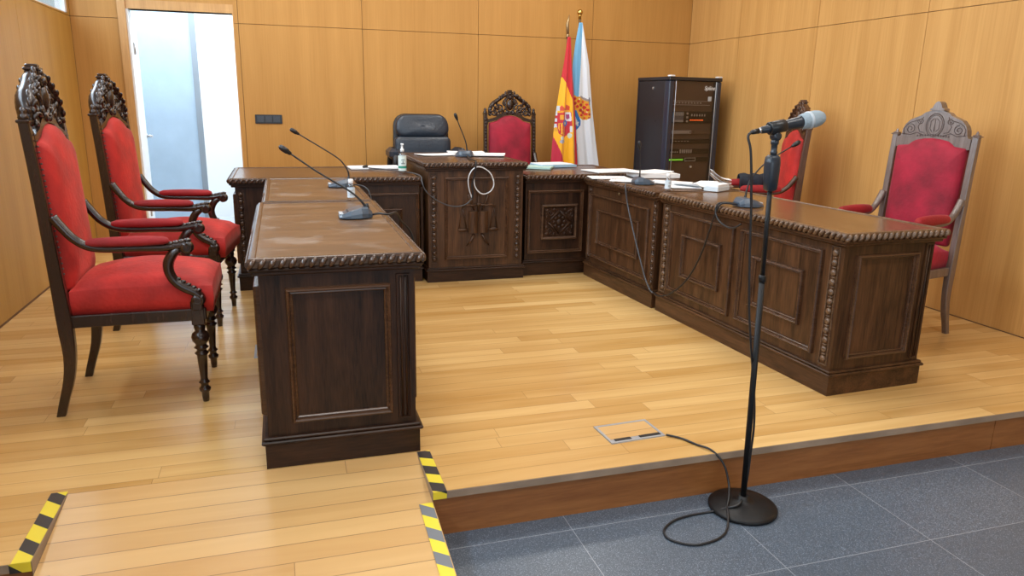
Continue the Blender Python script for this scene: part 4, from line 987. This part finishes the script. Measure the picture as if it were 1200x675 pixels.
# cable of near left microphone: loops over the desk edge
cable('black cable from the near left desk microphone hanging over the inner desk edge', [(.375, 3.40, .790), (.41, 3.37, .800), (.45, 3.36, .796), (.50, 3.45, .79), (.528, 3.5, .745), (.575, 3.53, .69), (.592, 3.53, .63), (.572, 3.53, .57), (.52, 3.53, .50), (.49, 3.54, .40), (.487, 3.55, .2), (.50, 3.56, .008)], .0048, 'cable')
cable('black cable behind the far left microphone, dropping between the left desks', [(.404, 4.68, .79), (.43, 4.62, .795), (.47, 4.55, .79), (.495, 4.5, .75), (.500, 4.45, .62), (.49, 4.40, .3), (.49, 4.4, .008)], .0045, 'cable')
cable('thin grey cable from the back left desk drooping across the raised desk front', [(.62, 5.88, .792), (.72, 5.78, .788), (.85, 5.60, .787), (.93, 5.25, .79), (.935, 5.165, .745), (.955, 5.165, .695), (1.005, 5.172, .642), (1.095, 5.18, .588), (1.18, 5.18, .568), (1.253, 5.18, .580), (1.302, 5.18, .622)], .0045, 'cable_grey')
cable('white coiled cable hanging on the front of the raised centre desk', [(1.304, 5.188, .625), (1.282, 5.184, .69), (1.274, 5.182, .76), (1.295, 5.178, .820), (1.335, 5.172, .850), (1.386, 5.172, .842), (1.44, 5.172, .80), (1.464, 5.172, .73), (1.445, 5.174, .68), (1.40, 5.178, .655), (1.361, 5.18, .664), (1.325, 5.182, .71), (1.318, 5.184, .78), (1.332, 5.184, .845)], .0043, 'cable_white')
cable('black cable from the centre desk microphone falling down the raised desk front', [(1.405, 5.745, .893), (1.375, 5.6, .889), (1.345, 5.35, .889), (1.33, 5.19, .893), (1.325, 5.158, .875), (1.318, 5.168, .80), (1.302, 5.180, .72), (1.310, 5.186, .66), (1.303, 5.188, .62)], .006, 'cable')
cable('black cable from the corner microphone running down the right desk front', [(2.332, 4.63, .780), (2.26, 4.60, .783), (2.222, 4.56, .783), (2.213, 4.54, .75), (2.226, 4.52, .64), (2.232, 4.43, .483), (2.238, 4.33, .327), (2.244, 4.24, .195), (2.246, 4.17, .135), (2.255, 4.14, .120)], .0052, 'cable_grey')
cable('black cable from the long right desk microphone swinging down to the plinth gap', [(2.385, 3.475, .780), (2.34, 3.485, .786), (2.29, 3.505, .783), (2.276, 3.53, .73), (2.278, 3.58, .62), (2.283, 3.64, .50), (2.283, 3.72, .37), (2.278, 3.82, .255), (2.265, 3.95, .160), (2.25, 4.06, .120), (2.255, 4.14, .124)], .005, 'cable')
cable('short black cable loop hooked into the middle of the long right desk front', [(2.385, 3.50, .780), (2.34, 3.51, .788), (2.285, 3.525, .782), (2.272, 3.525, .735), (2.278, 3.49, .69), (2.288, 3.42, .668), (2.292, 3.36, .675), (2.305, 3.325, .700)], .005, 'cable')

# ------------------------------------------------------------------ bottles
def pump_bottle(loc):
    t = thing('sanitizer_bottle', 'clear pump bottle of hand gel with green label on the back left desk', 'bottle', loc)
    b = MB(); b.lathe([(0, .026), (.004, .030), (.13, .030), (.148, .026), (.158, .012), (.165, .012)], (0, 0, 0), 20); b.obj('bottle_body', 'clear', t)
    b = MB(); b.lathe([(.020, .0308), (.130, .0308)], (0, 0, 0), 20, caps=False); lb = b.obj('label', 'label', t)
    b = MB(); b.lathe([(.038, .0312), (.055, .0312)], (0, 0, 0), 20, caps=False); b.obj('green_band', 'green', lb)
    b = MB(); b.bbox(-.012, .012, -.0325, -.031, .098, .103, .0003); b.bbox(-.003, .003, -.0325, -.031, .078, .092, .0003); b.bbox(-.013, .013, -.0325, -.031, .070, .076, .0003); b.obj('label_print', 'darktext', lb)
    b = MB(); b.lathe([(.158, .014), (.178, .014), (.18, .008), (.205, .007), (.207, .010), (.218, .010)], (0, 0, 0), 14); b.bbox(-.008, .008, -.034, .008, .207, .217, .003); b.obj('pump_cap', 'paper', t)
pump_bottle((.851, 5.51, .78))
def small_bottle(label, loc):
    t = thing('small_bottle', label, 'bottle', loc, 0, 'small clear bottles')
    b = MB(); b.lathe([(0, .018), (.003, .020), (.075, .020), (.085, .015), (.088, .010), (.092, .010)], (0, 0, 0), 18); b.obj('bottle_body', 'clear', t)
    b = MB(); b.lathe([(.014, .0206), (.066, .0206)], (0, 0, 0), 18, caps=False); lb = b.obj('label', 'paper_blue', t)
    b = MB(); b.bbox(-.010, .010, -.0222, -.0208, .050, .056, .0003); b.bbox(-.010, .010, -.0222, -.0208, .028, .038, .0003); b.obj('label_print', 'paper_edge', lb)
    b = MB(); b.lathe([(.088, .012), (.090, .0135), (.108, .0135), (.111, .011)], (0, 0, 0), 16); b.obj('cap', 'paper', t)
small_bottle('small clear bottle with white cap on the left desk between the two microphones', (.344, 4.03, .78))
small_bottle('small clear bottle with white cap on the right desk near the corner microphone', (2.362, 4.235, .77))

# ------------------------------------------------------------------ papers
PGp = 'papers and documents on the desks'
def sheets(label, x, y, z, w, l, rot, th=.002, mat='paper', name='paper_sheet', lines=0, curl=0.):
    b = MB(); nx = 8; T_ = Matrix.Translation((x, y, z + .0006)) @ Matrix.Rotation(math.radians(rot), 4, 'Z')
    up, dn = [], []
    for i in range(nx + 1):
        u = i / nx - .5; cz = curl * (abs(u) * 2) ** 3
        up.append([(u * w, -l / 2, th + cz), (u * w, l / 2, th + cz * .5)]); dn.append([(u * w, -l / 2, cz), (u * w, l / 2, cz * .5)])
    U = [[b._v(p) for p in r] for r in up]; D = [[b._v(p) for p in r] for r in dn]
    for i in range(nx):
        b._f([U[i][0], U[i + 1][0], U[i + 1][1], U[i][1]]); b._f([D[i][0], D[i][1], D[i + 1][1], D[i + 1][0]])
        b._f([U[i][0], D[i][0], D[i + 1][0], U[i + 1][0]]); b._f([U[i][1], U[i + 1][1], D[i + 1][1], D[i][1]])
    b._f([U[0][0], U[0][1], D[0][1], D[0][0]]); b._f([U[-1][0], D[-1][0], D[-1][1], U[-1][1]])
    o = b.obj(name, mat); o.matrix_world = T_; tag(o, label, 'paper', PGp)
    if lines:
        b = MB()
        for k_ in range(lines):
            yy = l * (.38 - .76 * k_ / max(1, lines - 1)); b.box(-w * .36, w * (.36 - .2 * (k_ % 3 == 2)), yy - .0016, yy + .0016, th, th + .0003)
        b.obj('printed_lines', 'paper_edge', o)
    return o
sheets('stack of white papers on the back left desk beside the hand gel', .70, 5.98, .78, .40, .24, 3, .010, name='paper_stack')
sheets('white sheet on the left part of the raised centre desk', 1.20, 5.98, .882, .30, .21, 12, .003, lines=0, curl=.004)
sheets('loose white papers on the raised centre desk right of its microphone', 1.60, 5.86, .882, .22, .28, 70, .010, name='paper_stack', curl=.006)
sheets('white sheet behind the microphone on the raised centre desk', 1.48, 6.12, .882, .30, .21, -8, .012, name='paper_sheet', curl=.008)
sheets('pale green folder on the back right desk next to the raised desk', 2.00, 5.86, .78, .24, .32, 62, .014, 'folder_green', 'document_folder')
sheets('pale blue folder on the back right desk in front of the flags', 2.22, 5.98, .78, .33, .23, 8, .020, 'folder_blue', 'document_folder')
sheets('white document lying on top of the pale blue folder', 2.21, 5.99, .8008, .30, .21, 10, .006, name='paper_stack')
sheets('white printed document on the corner of the desks nearest the flags', 2.55, 5.50, .78, .42, .28, 8, .006, name='document', lines=5)
sheets('thick stack of papers on the corner desk in front of the rack', 2.72, 5.12, .77, .34, .24, -6, .030, name='paper_stack')
sheets('curled top sheet on the thick stack in front of the rack', 2.66, 5.14, .8012, .36, .25, 8, .004, name='paper_sheet', curl=.012, lines=4)
sheets('white printed sheet near the inner corner of the right desks', 2.33, 5.08, .77, .21, .29, 78, .003, lines=5)
sheets('white sheet beside the corner microphone base', 2.40, 4.86, .77, .21, .28, 60, .003, lines=4)
sheets('white sheet between the corner microphone and the small bottle', 2.60, 4.66, .77, .21, .29, 40, .003, curl=.006)
sheets('bent white sheet behind the small bottle on the right desk', 2.72, 4.46, .77, .30, .21, 20, .004, curl=.03)
sheets('pen-marked white paper left of the document box on the right desk', 2.60, 4.44, .77, .20, .22, -20, .003, lines=3)
b = MB(); b.tube([(2.36, 5.18, .7780), (2.48, 5.22, .7785)], .0045, 8); tag(b.obj('pen', 'black'), 'black pen lying on the sheet at the inner corner', 'pen')
b = MB(); b.tube([(.60, 5.865, .797), (.625, 5.89, .800), (.64, 5.92, .80)], [.010, .013, .006], 10); tag(b.obj('cable_connector', 'black'), 'small black connector lying on the papers of the back left desk', 'connector')
# boxy stack with brown curved folder
t = thing('document_box', 'white stack of small cards on the right desk by the red armrest', 'document stack', (2.70, 4.20, .7705), math.radians(32))
b = MB(); b.bbox(-.085, .085, -.05, .05, 0, .028, .002); b.obj('lower_stack', 'paper_blue', t); b = MB(); b.bbox(-.08, .08, -.048, .05, .0285, .044, .002); b.obj('upper_stack', 'paper', t)
t = thing('curved_folder', 'brown card folder curling up beside the white card stack on the right desk', 'folder', (2.86, 4.40, .7705), math.radians(-22))
for k_ in range(4):
    b = MB(); pts = [(-.07 + .13 * i / 8, 0, .012 + .012 * k_ + .062 * (1 - i / 8) ** 2.2) for i in range(9)]
    rings = []
    for p in pts: rings.append([b._v((p[0], -.05, p[2])), b._v((p[0], .06, p[2])), b._v((p[0], .06, p[2] + .003)), b._v((p[0], -.05, p[2] + .003))])
    b.skin(rings, True, True, False); b.obj('card_sheet', ('kraft', 'paper', 'kraft', 'paper')[k_], t)
b = MB(); b.bbox(-.01, .075, -.05, .06, 0, .011, .002); b.obj('lower_folder', 'kraft', t)

# ------------------------------------------------------------------ floor microphone stand
bc = V((1.590, 2.118, GZ)); tp_ = V((1.566, 2.115, 1.045))
t = thing('microphone_stand', 'tall black floor stand on a round base on the grey tiles', 'microphone stand', bc)
b = MB(); b.lathe([(0, .118), (.004, .127), (.012, .127), (.018, .120), (.026, .085), (.033, .045), (.038, .022), (.055, .018)], (0, 0, 0), 40); b.obj('round_base', 'blackmetal', t)
d = tp_ - bc; mid = d * .735
b = MB(); b.tube([d * .03, mid], .0108, 14); b.obj('lower_tube', 'blackmetal', t)
b = MB(); b.tube([mid, d * 1.02], .0086, 12); b.obj('upper_tube', 'blackmetal', t)
b = MB(); dn = d.normalized(); b.lathe([(-.012, .0110), (-.010, .0135), (.010, .0135), (.014, .010)], mid, 16, axis=dn); b.obj('clutch_ring', 'blackmetal', t)
b = MB(); c0 = d * 1.0
st = [(-.018, .012, .012), (-.012, .020, .017), (.03, .0225, .020), (.075, .023, .022), (.095, .0215, .019), (.102, .014, .012)]
b.T = Matrix.Translation(c0) @ V((0, 0, 1)).rotation_difference(dn).to_matrix().to_4x4()
rings = []
for z, hx, hy in st: rings.append([b._v((hx * math.copysign(abs(math.cos(q)) ** .5, math.cos(q)), hy * math.copysign(abs(math.sin(q)) ** .5, math.sin(q)), z)) for q in [2 * PI * k_ / 16 + .196 for k_ in range(16)]])
b.skin(rings, True, True, True); b.obj('grip_clutch', 'gripgrey', t, label='grey squeeze grip')
b = MB(); b.lathe([(.100, .0105), (.112, .0125), (.116, .0105), (.135, .0105), (.138, .0135), (.150, .0135), (.153, .009)], c0, 14); b.lathe([(-.015, .007), (-.014, .0135), (.014, .0135), (.015, .007)], c0 + V((.001, 0, .163)), 16, axis=(0, 1, 0)); b.bbox(c0.x - .010, c0.x + .012, c0.y - .010, c0.y + .010, c0.z + .158, c0.z + .184, .003)
b.obj('swivel_joint', 'gripgrey', t)
mc = V((1.567, 2.115, 1.238)) - bc; md_ = V((.224, 0, .042)).normalized()
b = MB(); b.lathe([(-.030, .0185), (-.028, .0215), (.028, .0215), (.032, .0185)], mc, 18, axis=md_); b.obj('microphone_clip', 'black', t)
mo = mc + bc
t = thing('handheld_microphone', 'handheld microphone with pale grey rounded head clipped on top of the floor stand', 'microphone', mo)
b = MB(); b.lathe([(-.062, .0085), (-.058, .0115), (-.03, .0135), (.05, .0175), (.085, .0200), (.100, .0215)], (0, 0, 0), 20, axis=md_); b.obj('microphone_handle', 'gripgrey', t)
b = MB(); b.lathe([(.094, .0215), (.098, .0250), (.118, .0275), (.126, .0290), (.150, .0285), (.168, .0250), (.180, .0185), (.187, .009)], (0, 0, 0), 24, axis=md_); hd = b.obj('microphone_head', 'foam', t, label='pale grey foam covered head')
b = MB(); b.lathe([(.119, .0276), (.121, .0296), (.127, .0300), (.129, .0290)], (0, 0, 0), 24, axis=md_, caps=False); b.obj('head_band', 'greylight', hd)
b = MB(); b.lathe([(-.070, .0088), (-.060, .0092)], (0, 0, 0), 14, axis=md_); b.obj('metal_ring', 'steel', t)
b = MB(); b.lathe([(-.100, .0045), (-.094, .0075), (-.070, .0095)], (0, 0, 0), 14, axis=md_); b.obj('cable_plug', 'black', t)
# its cable: plug -> down beside the pole -> floor loop -> over the step -> floor box
e = mo - md_ * .098
cable('long black cable from the stand microphone, looping on the tiles to the floor box',
      [e, (1.458, 2.11, 1.205), (1.468, 2.10, 1.15), (1.488, 2.10, .98), (1.502, 2.10, .80), (1.520, 2.10, .62), (1.545, 2.10, .47), (1.585, 2.135, .38), (1.612, 2.145, .27), (1.628, 2.15, .15), (1.630, 2.155, .03), (1.618, 2.145, -.08), (1.600, 2.140, -.122),
       (1.570, 2.10, -.128), (1.540, 2.085, -.135), (1.50, 2.10, -.148), (1.452, 2.120, -.1665), (1.36, 2.118, -.1665), (1.285, 2.10, -.1665), (1.225, 2.055, -.1665), (1.218, 2.00, -.1665), (1.275, 1.950, -.1665), (1.345, 1.948, -.1665), (1.41, 1.970, -.1665), (1.455, 2.01, -.163), (1.485, 2.055, -.146), (1.51, 2.10, -.142), (1.535, 2.13, -.125), (1.56, 2.175, -.09), (1.555, 2.212, -.03), (1.53, 2.262, .006), (1.50, 2.32, .006), (1.47, 2.385, .006), (1.425, 2.43, .007)], .0043, 'cable')

# floor boxes
def floor_box(label, loc, rot, w, l, flap=False):
    t = thing('floor_box', label, 'floor outlet', loc, math.radians(rot), 'floor outlet boxes')
    P = lambda u, v, hh: V((u, v, .0003 + hh))
    b = MB(); b.frame(P, 0, w, 0, l, [(0, 0), (.001, .004), (.012, .004), (.013, 0)]); b.obj('metal_rim', 'silver', t)
    b = MB(); b.box(.012, w - .012, .034, l - .012, .0004, .0030); b.obj('wooden_lid', 'rampwood', t)
    b = MB(); b.box(.012, w - .012, .012, .034, .0004, .0022); ch = b.obj('cable_channel', 'silver', t)
    b = MB(); b.bbox(.025, w * .40, .013, .032, .0024, .0055, .001); b.bbox(w * .56, w - .014, .013, .032, .0024, .0055, .001); b.obj('cable_flap', 'black', ch)
    if flap:
        b = MB(); b.T = Matrix.Translation((0, 0, .004)) @ Matrix.Rotation(math.radians(-70), 4, 'Y'); b.bbox(0, .06, .02, l - .02, 0, .004, .001); b.obj('open_flap', 'silver', t)
    return t
floor_box('floor outlet box set in the deck near its front edge, cable plugged in', (1.180, 2.420, 0), 3, .245, .165)
floor_box('small metal floor box beside the near left desk side', (-.197, 3.81, 0), 0, .074, .22)

# hazard tapes
def tape(label, quads, mat, name='hazard_tape'):
    b = MB()
    for q in quads:
        n = (V(q[1]) - V(q[0])).cross(V(q[3]) - V(q[0])).normalized() * .0008
        b.hexa([V(p) for p in q] + [V(p) + n for p in q])
    return tag(b.obj(name, mat), label, 'tape', 'yellow and black floor tapes')
z = .0008
tape('black and yellow tape along the deck edge at the right of the ramp', [[(RX1, YN - .003, z), (RX1 + .048, YN - .003, z), (RX1 + .048, 2.555, z), (RX1, 2.555, z)], [(RX1, YN - .0035, -.027), (RX1 + .048, YN - .0035, -.027), (RX1 + .048, YN - .0035, z), (RX1, YN - .0035, z)]], 'tape_deck')
tape('black and yellow tape on the deck at the left of the ramp', [[(RX0 - .050, YNL - .003, z), (RX0, YNL - .003, z), (RX0, 2.575, z), (RX0 - .050, 2.575, z)], [(RX0 - .055, YNL - .0035, -.03), (RX0, YNL - .0035, -.03), (RX0, YNL - .0035, z), (RX0 - .055, YNL - .0035, z)]], 'tape_left')
y1, y0 = 2.235, 1.25
tape('grey and yellow tape along the right edge of the sloping ramp', [[(RX1 - .050, y0, rz(y0) + .003), (RX1 - .004, y0, rz(y0) + .003), (RX1 - .004, y1, rz(y1) + .003), (RX1 - .050, y1, rz(y1) + .003)]], 'tape_ramp')
tape('tape along the left edge of the sloping ramp, at the picture corner', [[(RX0 + .004, y0, rz(y0) + .003), (RX0 + .050, y0, rz(y0) + .003), (RX0 + .050, 2.15, rz(2.15) + .003), (RX0 + .004, 2.15, rz(2.15) + .003)]], 'tape_ramp')

# ------------------------------------------------------------------ light
w = bpy.data.worlds.new('World'); bpy.context.scene.world = w; w.use_nodes = True
bg = w.node_tree.nodes['Background']; bg.inputs[0].default_value = (.62, .87, 1., 1); bg.inputs[1].default_value = .95
def area(name, loc, rot, sx, sy, power, col):
    l = bpy.data.lights.new(name, 'AREA'); l.shape = 'RECTANGLE'; l.size = sx; l.size_y = sy; l.energy = power; l.color = col
    o = bpy.data.objects.new(name, l); C.objects.link(o); o.location = loc; o.rotation_euler = rot; return o
cool, neutral, warm = (.80, .90, 1.), (1., .97, .92), (1., .93, .82)
area('clerestory_daylight', (XL - .34, 2.6, 2.45), (0, math.radians(-75), 0), 1.0, 7.4, 250, cool)
area('front_window_fill', (0, YF + .1, 1.6), (math.radians(90), 0, 0), 1.9, 1.9, 34, cool)  # added soft lamps for assumed daylight from behind the camera
area('front_window_fill', (2.55, YF + .1, 1.6), (math.radians(90), 0, 0), 2.0, 1.9, 34, cool)
for i, (x, y) in enumerate(((0.2, 1.2), (2.4, 1.2), (0.2, 3.6), (2.4, 3.6), (0.2, 5.8), (2.4, 5.8))):
    area('ceiling_fill', (x, y, HC - .03), (0, 0, 0), 1.2, .6, 31 if y > 5 else 28, neutral)  # added unseen fill lamps, rear pair stronger to brighten the back wall
area('corridor_daylight', (-.6, 8.0, HC - .05), (0, 0, 0), 1.6, 1.2, 135, (.80, .91, 1.))

# ------------------------------------------------------------------ camera
f_, pit, rol, yaw, hc = 860.3588, math.radians(14.119), math.radians(1.0113), math.radians(17.3526), 1.2992
F = V((math.sin(yaw) * math.cos(pit), math.cos(yaw) * math.cos(pit), -math.sin(pit)))
R0 = V((math.cos(yaw), -math.sin(yaw), 0)); U0 = R0.cross(F)
Rr = R0 * math.cos(rol) + U0 * math.sin(rol); Uu = U0 * math.cos(rol) - R0 * math.sin(rol)
cam = bpy.data.cameras.new('Camera'); co = bpy.data.objects.new('Camera', cam); C.objects.link(co)
cam.sensor_fit = 'HORIZONTAL'; cam.sensor_width = 36; cam.lens = 36 * f_ / 1200; cam.clip_start = .05
mw = Matrix((Rr, Uu, -F)).transposed().to_4x4(); mw.translation = V((0, 0, hc)); co.matrix_world = mw
sc = bpy.context.scene; sc.camera = co
sc.view_settings.view_transform = 'Standard'; sc.view_settings.look = 'None'; sc.view_settings.gamma = 1; sc.view_settings.exposure = .02
sc.view_settings.use_curve_mapping = False
